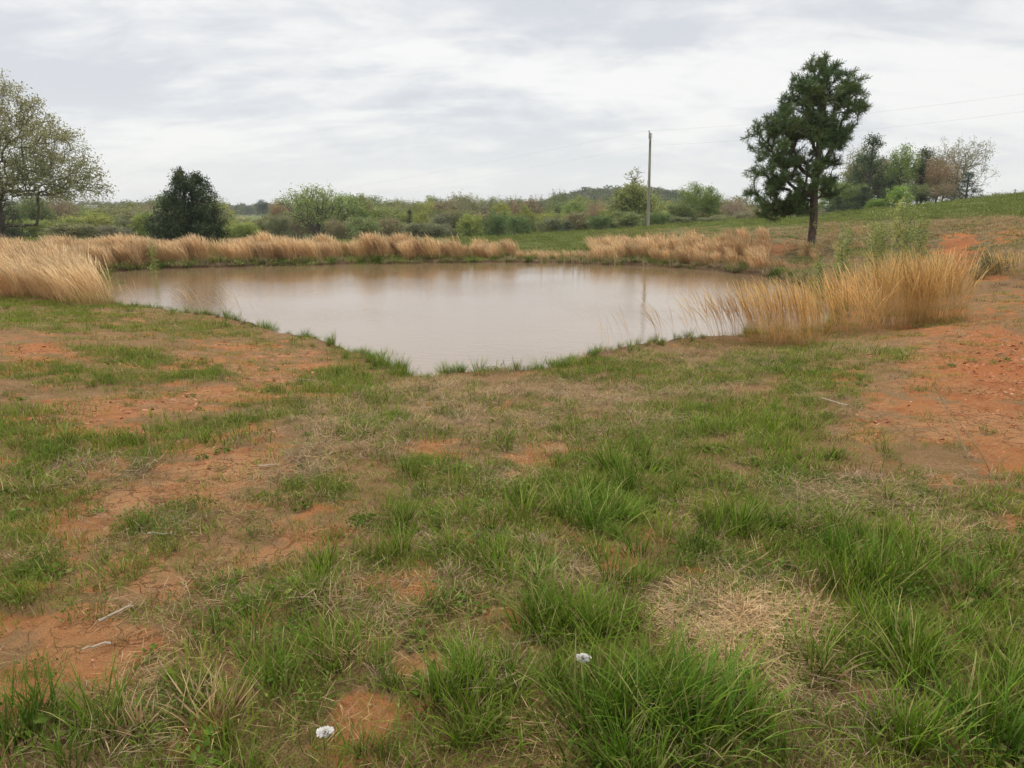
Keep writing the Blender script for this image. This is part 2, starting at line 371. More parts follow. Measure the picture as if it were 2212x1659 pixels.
def blades(n, rng, base, length, width, lean, curl, az=None, seg=4, fold=0.0, head=None):
    """grass blades; arrays or scalars. returns a part tuple with attributes t (0 root..1 tip) and r (per blade)"""
    base = np.asarray(base, float)
    az = rng.uniform(0, 2 * math.pi, n) if az is None else az
    length = np.broadcast_to(length, n); width = np.broadcast_to(width, n)
    lean = np.broadcast_to(lean, n); curl = np.broadcast_to(curl, n)
    s = np.linspace(0, 1, seg + 1)
    th = lean[:, None] + curl[:, None] * s[None] ** 1.3        # angle from vertical along the blade
    ds = (length / seg)[:, None]
    thm = (th[:, 1:] + th[:, :-1]) / 2
    h = np.concatenate([np.zeros((n, 1)), np.cumsum(np.sin(thm) * ds, 1)], 1)
    zz = np.concatenate([np.zeros((n, 1)), np.cumsum(np.cos(thm) * ds, 1)], 1)
    dx, dy = np.cos(az)[:, None], np.sin(az)[:, None]
    # side direction, twisted a little
    tw = rng.uniform(-.9, .9, n)[:, None]
    sx, sy = -np.sin(az)[:, None] * np.cos(tw) + np.cos(az)[:, None] * np.sin(tw), np.cos(az)[:, None] * np.cos(tw) + np.sin(az)[:, None] * np.sin(tw)
    prof = (1 - s ** 2.2) * (.75 + .25 * np.minimum(1, s * 4)) if head is None else head(s)
    w = width[:, None] * prof[None] * .5
    cx = base[:, 0:1] + dx * h; cy = base[:, 1:2] + dy * h; cz = base[:, 2:3] + zz
    Lp = np.stack([cx - sx * w, cy - sy * w, cz], -1); Rp = np.stack([cx + sx * w, cy + sy * w, cz], -1)
    V = np.stack([Lp, Rp], 2)                                   # n, seg+1, 2, 3
    nv = 2 * (seg + 1)
    b0 = (np.arange(n) * nv)[:, None]; i = (np.arange(seg) * 2)[None]
    q = np.stack([b0 + i, b0 + i + 1, b0 + i + 3, b0 + i + 2], -1).reshape(-1, 4)
    t = np.repeat(np.broadcast_to(s, (n, seg + 1))[:, :, None], 2, 2).ravel()
    r = np.repeat(rng.uniform(0, 1, n), nv)
    return V.reshape(-1, 3), [q], {'t': t, 'r': r}

def quads(n, rng, cen, size, flat=0.0, aspect=.6, r=None):
    """small leaf diamonds, random orientation"""
    nrm = rng.normal(size=(n, 3)); nrm[:, 2] = np.abs(nrm[:, 2]) + flat
    nrm /= np.linalg.norm(nrm, axis=1)[:, None]
    a = np.cross(nrm, rng.normal(size=(n, 3))); a /= np.linalg.norm(a, axis=1)[:, None] + 1e-9
    b = np.cross(nrm, a)
    s = np.broadcast_to(size, n)[:, None] * rng.uniform(.7, 1.3, n)[:, None]
    a = a * s; b = b * s * aspect
    V = np.stack([cen - a, cen + b * .9 - a * .1, cen + a, cen - b * .9 + a * .1], 1).reshape(-1, 3)
    i = np.arange(n)[:, None] * 4
    q = i + np.arange(4)[None]
    rr = rng.uniform(0, 1, n) if r is None else r
    return V, [q], {'t': np.tile([0., .5, 1., .5], n), 'r': np.repeat(rr, 4)}

def frustums(p0, p1, r0, r1, sides=4):
    d = p1 - p0; ln = np.linalg.norm(d, axis=1)[:, None] + 1e-9; d = d / ln
    up = np.where(np.abs(d[:, 2:3]) < .9, np.array([[0, 0, 1.]]), np.array([[1., 0, 0]]))
    a = np.cross(d, up); a /= np.linalg.norm(a, axis=1)[:, None]; b = np.cross(d, a)
    ang = np.arange(sides) / sides * 2 * math.pi
    ring = np.cos(ang)[None, :, None] * a[:, None] + np.sin(ang)[None, :, None] * b[:, None]
    ext = d * np.minimum(r1, ln[:, 0] * .3)[:, None] * .5
    V = np.concatenate([p0[:, None] + ring * r0[:, None, None], (p1 + ext)[:, None] + ring * r1[:, None, None]], 1)
    n = len(p0); base = (np.arange(n) * 2 * sides)[:, None]
    k = np.arange(sides)[None]; k2 = (k + 1) % sides
    q = np.stack([base + k, base + k2, base + sides + k2, base + sides + k], -1).reshape(-1, 4)
    nv = n * 2 * sides
    return V.reshape(-1, 3), [q], {'t': np.zeros(nv), 'r': np.repeat(np.linspace(0, 1, n), 2 * sides)}

def skeleton(targets, trunk, rng, bf=.5, step=.5, bend=.35, droop=0.0, wander=.06):
    """branches that reach every target from the trunk by short paths. -> p0,p1,count arrays and tip direction"""
    cap = 40000
    pos = np.zeros((cap, 3)); par = np.full(cap, -1); pl = np.zeros(cap)
    n = len(trunk); pos[:n] = trunk
    for i in range(1, n):
        par[i] = i - 1; pl[i] = pl[i - 1] + np.linalg.norm(pos[i] - pos[i - 1])
    ntr = n
    order = np.argsort(np.linalg.norm(targets - trunk[0], axis=1) + rng.uniform(0, .3, len(targets)))
    tips = np.zeros(len(targets), int)
    for ti in order:
        t = targets[ti]
        dd = np.linalg.norm(pos[:n] - t, axis=1)
        c = dd + bf * pl[:n]
        j = int(np.argmin(c)); dist = dd[j]
        k = max(1, int(math.ceil(dist / step)))
        pd = pos[j] - pos[par[j]] if par[j] >= 0 else np.array((0, 0, 1.))
        pd = pd / (np.linalg.norm(pd) + 1e-9)
        ctrl = pos[j] + pd * dist * bend + np.array((0, 0, -droop * dist))
        a0 = pos[j].copy(); last = j
        for m in range(1, k + 1):
            s = m / k
            p = (1 - s) ** 2 * a0 + 2 * s * (1 - s) * ctrl + s * s * t
            if m < k: p = p + rng.normal(size=3) * wander * step
            pos[n] = p; par[n] = last; pl[n] = pl[last] + np.linalg.norm(p - pos[last]); last = n; n += 1
            if n >= cap - 2: break
        tips[ti] = last
        if n >= cap - 50: break
    cnt = np.zeros(n); cnt[tips] += 1
    for i in range(n - 1, 0, -1):
        if par[i] >= 0: cnt[par[i]] += cnt[i]
    idx = np.arange(1, n)
    return pos[par[idx]], pos[idx], np.maximum(cnt[par[idx]], 1), np.maximum(cnt[idx], 1), pos[tips], (pos[tips] - pos[par[tips]]), idx < ntr

def scatter(name, pts, rot, scl, idx, sources, kind='stuff', **tg):
    me = mesh_np(name, pts, [], (), {'rot': rot, 'scl': scl})
    a = me.attributes.new('idx', 'INT', 'POINT'); a.data.foreach_set('value', np.asarray(idx, np.int32))
    o = link(name, me)
    c = bpy.data.collections.new(name + '_source')
    for s in sources: c.objects.link(s)
    g = bpy.data.node_groups.new(name, 'GeometryNodeTree')
    g.interface.new_socket('Geometry', in_out='INPUT', socket_type='NodeSocketGeometry')
    g.interface.new_socket('Geometry', in_out='OUTPUT', socket_type='NodeSocketGeometry')
    gi = g.nodes.new('NodeGroupInput'); go = g.nodes.new('NodeGroupOutput')
    ci = g.nodes.new('GeometryNodeCollectionInfo'); ci.inputs[0].default_value = c
    ci.inputs['Separate Children'].default_value = True; ci.inputs['Reset Children'].default_value = True
    ip = g.nodes.new('GeometryNodeInstanceOnPoints'); ip.inputs['Pick Instance'].default_value = True
    def na(nm, dt):
        x = g.nodes.new('GeometryNodeInputNamedAttribute'); x.data_type = dt; x.inputs[0].default_value = nm; return x.outputs[0]
    g.links.new(gi.outputs[0], ip.inputs['Points']); g.links.new(ci.outputs[0], ip.inputs['Instance'])
    g.links.new(na('idx', 'INT'), ip.inputs['Instance Index'])
    g.links.new(na('rot', 'FLOAT_VECTOR'), ip.inputs['Rotation'])
    g.links.new(na('scl', 'FLOAT'), ip.inputs['Scale'])
    g.links.new(ip.outputs[0], go.inputs[0])
    md = o.modifiers.new('scatter', 'NODES'); md.node_group = g
    tag(o, kind=kind, **tg)
    return o
_srcn = [0]
def source(me):
    _srcn[0] += 1
    return bpy.data.objects.new('src_%04d' % _srcn[0], me)

# ------------------------------------------------------------------ materials
def new_mat(name):
    m = bpy.data.materials.new(name); m.use_nodes = True; m.node_tree.nodes.clear(); return m, m.node_tree
def attr(nt, name): 
    a = N(nt, 'ShaderNodeAttribute'); a.attribute_name = name; return a.outputs['Fac']
def noise(nt, vec, scale, det=4, rough=.55, dist=0.):
    n = N(nt, 'ShaderNodeTexNoise'); n.inputs['Scale'].default_value = scale; n.inputs['Detail'].default_value = det
    n.inputs['Roughness'].default_value = rough; n.inputs['Distortion'].default_value = dist
    if vec is not None: L(nt, vec, n.inputs['Vector'])
    return n.outputs[0]
def hsv(nt, col, h, s, v):
    n = N(nt, 'ShaderNodeHueSaturation')
    for k, x in (('Hue', h), ('Saturation', s), ('Value', v)):
        if isinstance(x, (int, float)): n.inputs[k].default_value = x
        else: L(nt, x, n.inputs[k])
    L(nt, col, n.inputs['Color']); return n.outputs[0]
def foliage_out(nt, col, trans=.3, rough=.6, gloss=.06):
    d = N(nt, 'ShaderNodeBsdfDiffuse'); L(nt, col, d.inputs[0])
    tr = N(nt, 'ShaderNodeBsdfTranslucent'); L(nt, col, tr.inputs[0])
    m = N(nt, 'ShaderNodeMixShader'); m.inputs[0].default_value = trans; L(nt, d.outputs[0], m.inputs[1]); L(nt, tr.outputs[0], m.inputs[2])
    out = N(nt, 'ShaderNodeOutputMaterial')
    if gloss:
        g = N(nt, 'ShaderNodeBsdfGlossy'); g.inputs['Roughness'].default_value = rough * .8; g.inputs[0].default_value = (.8, .85, .8, 1)
        m2 = N(nt, 'ShaderNodeMixShader'); m2.inputs[0].default_value = gloss; L(nt, m.outputs[0], m2.inputs[1]); L(nt, g.outputs[0], m2.inputs[2])
        L(nt, m2.outputs[0], out.inputs[0])
    else: L(nt, m.outputs[0], out.inputs[0])
def blade_mat(name, root, mid, tip, alt, trans=.3, gloss=.05, altp=(.75, 1.0), hr=.03):
    """grass colours from root to tip; a share of the blades is the alternative (dead) colour"""
    m, nt = new_mat(name)
    t = attr(nt, 't'); r = attr(nt, 'r'); oi = N(nt, 'ShaderNodeObjectInfo').outputs['Random']
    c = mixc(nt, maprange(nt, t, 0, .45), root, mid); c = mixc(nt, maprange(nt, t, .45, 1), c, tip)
    c = mixc(nt, maprange(nt, r, altp[0], altp[1], 0, 1, False), c, alt)
    h = math_n(nt, 'ADD', math_n(nt, 'MULTIPLY', oi, hr), .492 - hr * .5 + (.008 if hr < .02 else 0))
    v = math_n(nt, 'ADD', math_n(nt, 'MULTIPLY', math_n(nt, 'FRACT', math_n(nt, 'MULTIPLY', r, 7.31)), .6), math_n(nt, 'ADD', math_n(nt, 'MULTIPLY', math_n(nt, 'FRACT', math_n(nt, 'MULTIPLY', oi, 5.7)), .45), .5))
    c = hsv(nt, c, h, 1.0, v)
    foliage_out(nt, c, trans, gloss=gloss)
    return m
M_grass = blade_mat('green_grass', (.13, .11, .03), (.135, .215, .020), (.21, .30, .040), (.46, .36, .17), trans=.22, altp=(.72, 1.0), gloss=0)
M_lush = blade_mat('lush_grass', (.045, .05, .011), (.088, .178, .011), (.16, .265, .028), (.42, .35, .14), trans=.14, altp=(.82, 1.0), gloss=.01)  # root colour darkened to paint contact shadow at the foot of the tufts
M_dark = blade_mat('dark_grass', (.03, .035, .008), (.056, .122, .009), (.122, .205, .025), (.34, .29, .11), trans=.14, altp=(.84, 1.0), gloss=.01)  # near-black root paints the shade between blades into the colour
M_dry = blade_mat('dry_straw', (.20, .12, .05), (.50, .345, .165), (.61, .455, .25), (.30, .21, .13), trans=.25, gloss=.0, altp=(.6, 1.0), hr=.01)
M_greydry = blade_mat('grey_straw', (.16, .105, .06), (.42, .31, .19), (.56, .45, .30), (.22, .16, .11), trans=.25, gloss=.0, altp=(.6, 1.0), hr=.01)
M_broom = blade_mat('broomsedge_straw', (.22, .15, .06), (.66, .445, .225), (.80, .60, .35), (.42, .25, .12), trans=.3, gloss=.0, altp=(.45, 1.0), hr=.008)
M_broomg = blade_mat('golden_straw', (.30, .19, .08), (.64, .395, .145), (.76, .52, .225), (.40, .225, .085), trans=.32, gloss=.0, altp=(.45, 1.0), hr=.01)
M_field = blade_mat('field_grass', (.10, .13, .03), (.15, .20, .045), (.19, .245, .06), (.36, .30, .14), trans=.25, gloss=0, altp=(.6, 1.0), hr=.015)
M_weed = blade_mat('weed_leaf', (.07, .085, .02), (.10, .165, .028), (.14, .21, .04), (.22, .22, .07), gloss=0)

def leaf_mat(name, trans=.35):
    m, nt = new_mat(name)
    oi = N(nt, 'ShaderNodeObjectInfo'); r = attr(nt, 'r'); c2 = attr(nt, 'c')
    v = math_n(nt, 'ADD', math_n(nt, 'MULTIPLY', r, .8), math_n(nt, 'ADD', math_n(nt, 'MULTIPLY', c2, .75), .75))
    h = math_n(nt, 'ADD', math_n(nt, 'MULTIPLY', c2, -.04), .52)
    c = hsv(nt, oi.outputs['Color'], h, 1.0, v)
    foliage_out(nt, c, trans, gloss=.03)
    return m
M_leaf = leaf_mat('tree_leaf'); M_needle = leaf_mat('needle_leaf', .15)
def bark_mat(name, a, b, scale=6, zs=.25, bump=.4):
    m, nt = new_mat(name)
    tcn = N(nt, 'ShaderNodeTexCoord'); mp = N(nt, 'ShaderNodeMapping'); L(nt, tcn.outputs['Object'], mp.inputs[0]); mp.inputs['Scale'].default_value = (1, 1, zs)
    n = noise(nt, mp.outputs[0], scale, 6, .65)
    c = mixc(nt, maprange(nt, n, .35, .65), a, b)
    d = N(nt, 'ShaderNodeBsdfPrincipled'); L(nt, c, d.inputs['Base Color']); d.inputs['Roughness'].default_value = .9
    bp = N(nt, 'ShaderNodeBump'); bp.inputs['Strength'].default_value = bump; bp.inputs['Distance'].default_value = .03; L(nt, n, bp.inputs['Height']); L(nt, bp.outputs[0], d.inputs['Normal'])
    o = N(nt, 'ShaderNodeOutputMaterial'); L(nt, d.outputs[0], o.inputs[0]); return m
M_bark = bark_mat('grey_bark', (.07, .055, .045), (.15, .125, .10))
M_pinebark = bark_mat('pine_bark', (.045, .032, .026), (.13, .085, .06), 9, .4, .8)
M_twig = bark_mat('twig_bark', (.10, .085, .065), (.18, .155, .12))
M_pole = bark_mat('weathered_pole_wood', (.22, .195, .165), (.34, .31, .27), 5, .06, .2)
M_stick = bark_mat('pale_stick', (.34, .28, .2), (.5, .42, .32), 12, .2)
def plain(name, col, rough=.6, metal=0.):
    m, nt = new_mat(name); d = N(nt, 'ShaderNodeBsdfPrincipled')
    n = noise(nt, N(nt, 'ShaderNodeTexCoord').outputs['Object'], 8, 3)
    L(nt, hsv(nt, mixc(nt, 0.0, (*col, 1), (*col, 1)), .5, 1, maprange(nt, n, .3, .7, .8, 1.15)), d.inputs['Base Color'])
    d.inputs['Roughness'].default_value = rough; d.inputs['Metallic'].default_value = metal
    o = N(nt, 'ShaderNodeOutputMaterial'); L(nt, d.outputs[0], o.inputs[0]); return m
M_wire = plain('wire_metal', (.48, .48, .48), .5)
M_ceramic = plain('insulator_ceramic', (.32, .30, .28), .3)
M_iron = plain('dark_iron', (.12, .11, .10), .6)
M_white = plain('white_seed_fluff', (.78, .75, .68), .9)
M_whitewall = plain('white_siding', (.75, .75, .73), .7)
M_greyroof = plain('grey_metal_roof', (.45, .47, .50), .5)
M_window = plain('dark_window', (.05, .06, .07), .2)

# ground
M_ground, nt = new_mat('clay_soil_and_turf')
geo = N(nt, 'ShaderNodeNewGeometry'); pos = geo.outputs['Position']
sepp = N(nt, 'ShaderNodeSeparateXYZ'); L(nt, pos, sepp.inputs[0])
cb, cg, cd, cr, cwet = attr(nt, 'bare'), attr(nt, 'green'), attr(nt, 'dry'), attr(nt, 'red'), attr(nt, 'wet')
nbig = noise(nt, pos, .8, 5, .6); nmid = noise(nt, pos, 5, 6, .6); nfine = noise(nt, pos, 28, 5, .65); nvf = noise(nt, pos, 130, 4, .7)
clay = mixc(nt, maprange(nt, nbig, .35, .65), (.46, .185, .060), (.50, .265, .115))
clay = mixc(nt, maprange(nt, nmid, .45, .75), clay, (.36, .130, .045))
clay = mixc(nt, math_n(nt, 'MULTIPLY', cr, .85), clay, (.45, .130, .038))
clay = mixc(nt, maprange(nt, nfine, .55, .8, 0, .55), clay, (.50, .32, .19))
clay = mixc(nt, maprange(nt, nvf, .48, .68, 0, .75), clay, (.17, .075, .035))
litter = mixc(nt, maprange(nt, nvf, .36, .64), (.15, .085, .040), (.38, .25, .125))
moss = mixc(nt, maprange(nt, nvf, .38, .62), (.085, .070, .018), (.22, .20, .05))
turf = mixc(nt, maprange(nt, nbig, .3, .7), (.12, .165, .035), (.19, .185, .06))
turf = mixc(nt, maprange(nt, nfine, .4, .75, 0, .5), turf, (.05, .07, .02))
olive = mixc(nt, maprange(nt, nmid, .4, .75, 0, .7), litter, moss)
olive = mixc(nt, maprange(nt, nbig, .4, .7, .15, .5), olive, clay)
brk = math_n(nt, 'ADD', math_n(nt, 'MULTIPLY', math_n(nt, 'SUBTRACT', nmid, .5), 1.6), math_n(nt, 'MULTIPLY', math_n(nt, 'SUBTRACT', nfine, .5), 1.3))
vor = N(nt, 'ShaderNodeTexVoronoi'); vor.feature = 'DISTANCE_TO_EDGE'; vor.inputs['Scale'].default_value = 7
wv = N(nt, 'ShaderNodeVectorMath'); wv.operation = 'SCALE'; wv.inputs['Scale'].default_value = 1.0
nn_ = N(nt, 'ShaderNodeTexNoise'); nn_.inputs['Scale'].default_value = 6; nn_.inputs['Detail'].default_value = 4; L(nt, pos, nn_.inputs['Vector'])
av = N(nt, 'ShaderNodeVectorMath'); av.operation = 'MULTIPLY_ADD'; L(nt, nn_.outputs['Color'], av.inputs[0]); av.inputs[1].default_value = (.35, .35, .35); L(nt, pos, av.inputs[2]); L(nt, av.outputs[0], vor.inputs['Vector'])
crack = math_n(nt, 'MULTIPLY', maprange(nt, vor.outputs['Distance'], 0.0, .045, 1, 0), maprange(nt, nbig, .42, .6))
clay = mixc(nt, math_n(nt, 'MULTIPLY', crack, .55), clay, (.16, .065, .03))
c = mixc(nt, maprange(nt, math_n(nt, 'ADD', cb, brk), .12, .95), olive, clay)
c = mixc(nt, math_n(nt, 'MULTIPLY', maprange(nt, math_n(nt, 'ADD', cg, math_n(nt, 'MULTIPLY', math_n(nt, 'SUBTRACT', nmid, .5), .9)), .45, .95), .38), c, moss)
c = mixc(nt, math_n(nt, 'MULTIPLY', maprange(nt, math_n(nt, 'ADD', cd, math_n(nt, 'MULTIPLY', math_n(nt, 'SUBTRACT', nfine, .5), .9)), .45, .95), .6), c, litter)
fard = N(nt, 'ShaderNodeVectorMath'); fard.operation = 'LENGTH'; L(nt, pos, fard.inputs[0])
far = maprange(nt, fard.outputs['Value'], 19, 30)
farg = mixc(nt, maprange(nt, math_n(nt, 'ADD', cb, math_n(nt, 'MULTIPLY', math_n(nt, 'SUBTRACT', nmid, .5), .6)), .35, .7), turf, clay)
farg = mixc(nt, math_n(nt, 'MULTIPLY', maprange(nt, cd, .3, .8), .8), farg, mixc(nt, maprange(nt, nmid, .35, .65), (.14, .09, .05), (.29, .20, .10)))
c = mixc(nt, far, c, farg)
c = mixc(nt, cwet, c, (.10, .060, .03))
gb = N(nt, 'ShaderNodeBsdfPrincipled'); L(nt, c, gb.inputs['Base Color']); gb.inputs['Roughness'].default_value = .95
gb.inputs['Specular IOR Level'].default_value = .15
bh = math_n(nt, 'ADD', math_n(nt, 'MULTIPLY', crack, -.5), math_n(nt, 'ADD', math_n(nt, 'MULTIPLY', nfine, .7), math_n(nt, 'ADD', math_n(nt, 'MULTIPLY', nvf, .3), nmid)))
bp = N(nt, 'ShaderNodeBump'); bp.inputs['Strength'].default_value = 1.0; bp.inputs['Distance'].default_value = .06; L(nt, bh, bp.inputs['Height']); L(nt, bp.outputs[0], gb.inputs['Normal'])
go_ = N(nt, 'ShaderNodeOutputMaterial'); L(nt, gb.outputs[0], go_.inputs[0])

# water
M_water, nt = new_mat('muddy_pond_water')
pos = N(nt, 'ShaderNodeNewGeometry').outputs['Position']
mp = N(nt, 'ShaderNodeMapping'); L(nt, pos, mp.inputs[0]); mp.inputs['Scale'].default_value = (.5, 1.3, 1); mp.inputs['Rotation'].default_value = (0, 0, R(6))
w1 = noise(nt, mp.outputs[0], 6.5, 3, .5, .3); w2 = noise(nt, mp.outputs[0], 22, 2, .5, .2)
calm = noise(nt, pos, .16, 3, .5)
amp = maprange(nt, calm, .35, .65, .45, 1.0)
wh = math_n(nt, 'MULTIPLY', math_n(nt, 'ADD', w1, math_n(nt, 'MULTIPLY', w2, .45)), amp)
bp = N(nt, 'ShaderNodeBump'); bp.inputs['Strength'].default_value = 1.0; bp.inputs['Distance'].default_value = .0055; L(nt, wh, bp.inputs['Height'])
wb = N(nt, 'ShaderNodeBsdfPrincipled'); wb.inputs['Base Color'].default_value = (.23, .150, .080, 1)
wb.inputs['Roughness'].default_value = .03; wb.inputs['IOR'].default_value = 2.9; L(nt, bp.outputs[0], wb.inputs['Normal'])
o_ = N(nt, 'ShaderNodeOutputMaterial'); L(nt, wb.outputs[0], o_.inputs[0])

# ------------------------------------------------------------------ ground mesh
def build_ground():
    nr = 640
    rr = np.concatenate([[0.02, .3, .6, .85], np.exp(np.linspace(math.log(1.05), math.log(60), nr)), np.exp(np.linspace(math.log(61.5), math.log(3500), 110))])
    fr = np.linspace(-R(50), R(50), 430); bk = np.linspace(R(50), R(310), 90)[1:-1]
    az = np.concatenate([fr, bk])
    na = len(az)
    A, RR = np.meshgrid(az, rr)
    X = RR * np.sin(A); Y = RR * np.cos(A)
    x = X.ravel(); y = Y.ravel()
    z = height(x, y)
    b, g, t, d = cover(x, y, z)
    px, py = proj(x, y, z)
    r = np.hypot(x, y); sdist = shore_dist(x, y)
    # far right bank: dry crest, olive slope; clay scars keep their own relief
    front = y > 5
    red = np.maximum(np.exp(-((px - 2140) / 130) ** 2 - ((py - 545) / 60) ** 2), np.exp(-((px - 1660) / 130) ** 2 - ((py - 545) / 26) ** 2)) * front * (r > 15)
    red = np.maximum(red, .6 * np.exp(-((px - 2200) / 170) ** 2 - ((py - 800) / 110) ** 2) * (y > 3))
    bank = np.exp(-((py - (487 - (px - 1800) * .04)) / 22) ** 2) * sstep(1640, 1780, px) * front * (r > 24)
    g = np.where(r > 24, np.maximum(g * (1 - b), .3), g)
    d = np.clip(np.where(r > 24, np.maximum(d * .6, bank * (.75 + .8 * (fbm(x * .8, y * .8, 77) - .5))), d), 0, 1)
    d = np.where((r > 26) & (px > 1280) & (px < 1800) & (py > 495), np.maximum(d, .55), d)
    d = np.where((r > 18) & (y > 5), np.maximum(d, .95 * sstep(1480, 1620, px) * sstep(-4, 8, py - (482 - (px - 1800) * .045)) * (1 - b)), d)
    shore_d = sstep(3.2, 1.0, sdist) * (r > 20); d = np.maximum(d, .8 * shore_d); g = g * (1 - .8 * shore_d)
    wet = sstep(.55, .1, sdist) * (sdist > -1) * .85
    me = mesh_np('ground', np.stack([x, y, z], 1), [
        np.stack(np.broadcast_arrays((np.arange(len(rr) - 1)[:, None] * na + np.arange(na)[None]), (np.arange(len(rr) - 1)[:, None] * na + (np.arange(na)[None] + 1) % na),
                 (np.arange(1, len(rr))[:, None] * na + (np.arange(na)[None] + 1) % na), (np.arange(1, len(rr))[:, None] * na + np.arange(na)[None])), -1).reshape(-1, 4)[:, ::-1]],
        [M_ground], {'bare': b, 'green': g, 'dry': d, 'red': red, 'wet': wet}, smooth=True)
    o = link('ground', me); tag(o, kind='structure', label='clay and turf ground rising around the pond')
build_ground()

# water sheet
_c = SH.mean(0)
ws = _c + (SH - _c) * 1.05
me = mesh_np('pond_water', np.concatenate([ws, np.full((len(ws), 1), WATER)], 1), [np.arange(len(ws))[None]], [M_water])
if me.polygons[0].normal.z < 0: me.flip_normals()
tag(link('pond_water', me), kind='structure', label='muddy brown pond water with light ripples')

# ================================================================== far woods and ridge
def mini_tree(seed, h=8., w=3.4, n=240, s=.62):
    r = np.random.default_rng(seed)
    k = r.normal(size=(n, 3)); k /= np.linalg.norm(k, axis=1)[:, None]
    rad = r.uniform(.55, 1, n)[:, None] * (1 + .25 * np.sin(k[:, :1] * 5 + seed) * np.cos(k[:, 1:2] * 4))
    c = k * rad * np.array([w, w, h * .42]) + np.array([0, 0, h * .56])
    lv = quads(n, r, c, s, .3)
    lv[2]['c'] = np.repeat(np.clip(fbm(c[:, 0] * .5 + 9, c[:, 2] * .6 + c[:, 1] * .3, seed, 2), 0, 1), 4)
    me = mesh_np('woodland_tree', lv[0], lv[1], [M_wood], lv[2])
    return source(me)
M_wood, nt = new_mat('far_woodland_leaf')
oi = N(nt, 'ShaderNodeObjectInfo').outputs['Random']
cr_ = N(nt, 'ShaderNodeValToRGB'); L(nt, oi, cr_.inputs[0]); cr_.color_ramp.interpolation = 'CONSTANT'
el = cr_.color_ramp.elements; el[0].color = (.13, .17, .06, 1); el[1].position = .25; el[1].color = (.18, .21, .075, 1)
for p_, c_ in ((.45, (.10, .13, .06, 1)), (.6, (.18, .17, .10, 1)), (.75, (.15, .185, .075, 1)), (.9, (.20, .17, .125, 1))):
    e = el.new(p_); e.color = c_
v = math_n(nt, 'ADD', math_n(nt, 'MULTIPLY', attr(nt, 'r'), .5), math_n(nt, 'ADD', math_n(nt, 'MULTIPLY', attr(nt, 'c'), .5), .5))
foliage_out(nt, hsv(nt, cr_.outputs[0], .5, 1., v), .25, gloss=0)
minis = [mini_tree(i, 8 + i % 3, 3 + .5 * (i % 2)) for i in range(6)]
def woods(name, label, n, xr, yr, keep, smin=.8, smax=1.3):
    x = rng.uniform(*xr, n); y = rng.uniform(*yr, n)
    k = keep(x, y); x, y = x[k], y[k]; z = height(x, y, False)
    m = len(x)
    rot = np.zeros((m, 3)); rot[:, 2] = rng.uniform(0, 6.28, m)
    scatter(name, np.stack([x, y, z - .3], 1), rot, rng.uniform(smin, smax, m), rng.integers(0, 6, m), minis, label=label)
woods('hill_woodland', 'mixed spring woodland covering the distant knoll', 1500, (-30, 160), (395, 600),
      lambda x, y: (((x - 72) / 78) ** 2 + ((y - 500) / 95) ** 2 < 1), .75, 1.05)
woods('ridge_woodland', 'hazy blue green woodland along the horizon', 5200, (-900, 700), (560, 900),
      lambda x, y: fbm(x * .01, y * .01, 3) > .30, .65, 1.15)
woods('valley_woodland', 'low woodland in the shallow valley beyond the meadow', 1500, (-380, 330), (270, 400),
      lambda x, y: (np.abs(CX + F * x / y - 560) > 90) & (fbm(x * .02, y * .02, 8) > .36) & (CX + F * x / y < 1900), .4, .75)

# ================================================================== trees
def env_targets(n, rng, env, xc, Y, base_y, clump=0, spread=.3, shell=.5, depth=1.0, bias=None):
    """targets inside a crown given by its outline (picture y, left x, right x) at distance Y; local metres, origin at trunk foot"""
    e = np.array(env, float)
    k = Y / F / cp * 1.0
    ys = e[:, 0]; k = Y / F
    f = Y / cp
    def loc(px, py): return (P(px, py, Y) - P(xc, base_y, Y))
    z = np.array([loc(xc, a)[2] for a in ys]); xl = np.array([loc(a, b)[0] for a, b in zip(e[:, 1], ys)]); xr = np.array([loc(a, b)[0] for a, b in zip(e[:, 2], ys)])
    o = np.argsort(z); z, xl, xr = z[o], xl[o], xr[o]
    zz = np.linspace(z[0], z[-1], 200); wl = np.interp(zz, z, xl); wr = np.interp(zz, z, xr); w = np.maximum(wr - wl, .05)
    pdf = w ** 1.2; pdf /= pdf.sum()
    m = n if not clump else max(1, n // clump)
    i = rng.choice(200, m, p=pdf)
    a = rng.uniform(0, 2 * math.pi, m); rad = rng.uniform(0, 1, m) ** shell
    cxm = (wl[i] + wr[i]) / 2; hw = w[i] / 2
    pts = np.stack([cxm + np.cos(a) * rad * hw, np.sin(a) * rad * hw * depth, zz[i] + rng.uniform(-.02, .02, m)], 1)
    if clump:
        pts = np.repeat(pts, clump, 0) + rng.normal(size=(m * clump, 3)) * spread * np.array([1, 1, .6])
    return pts
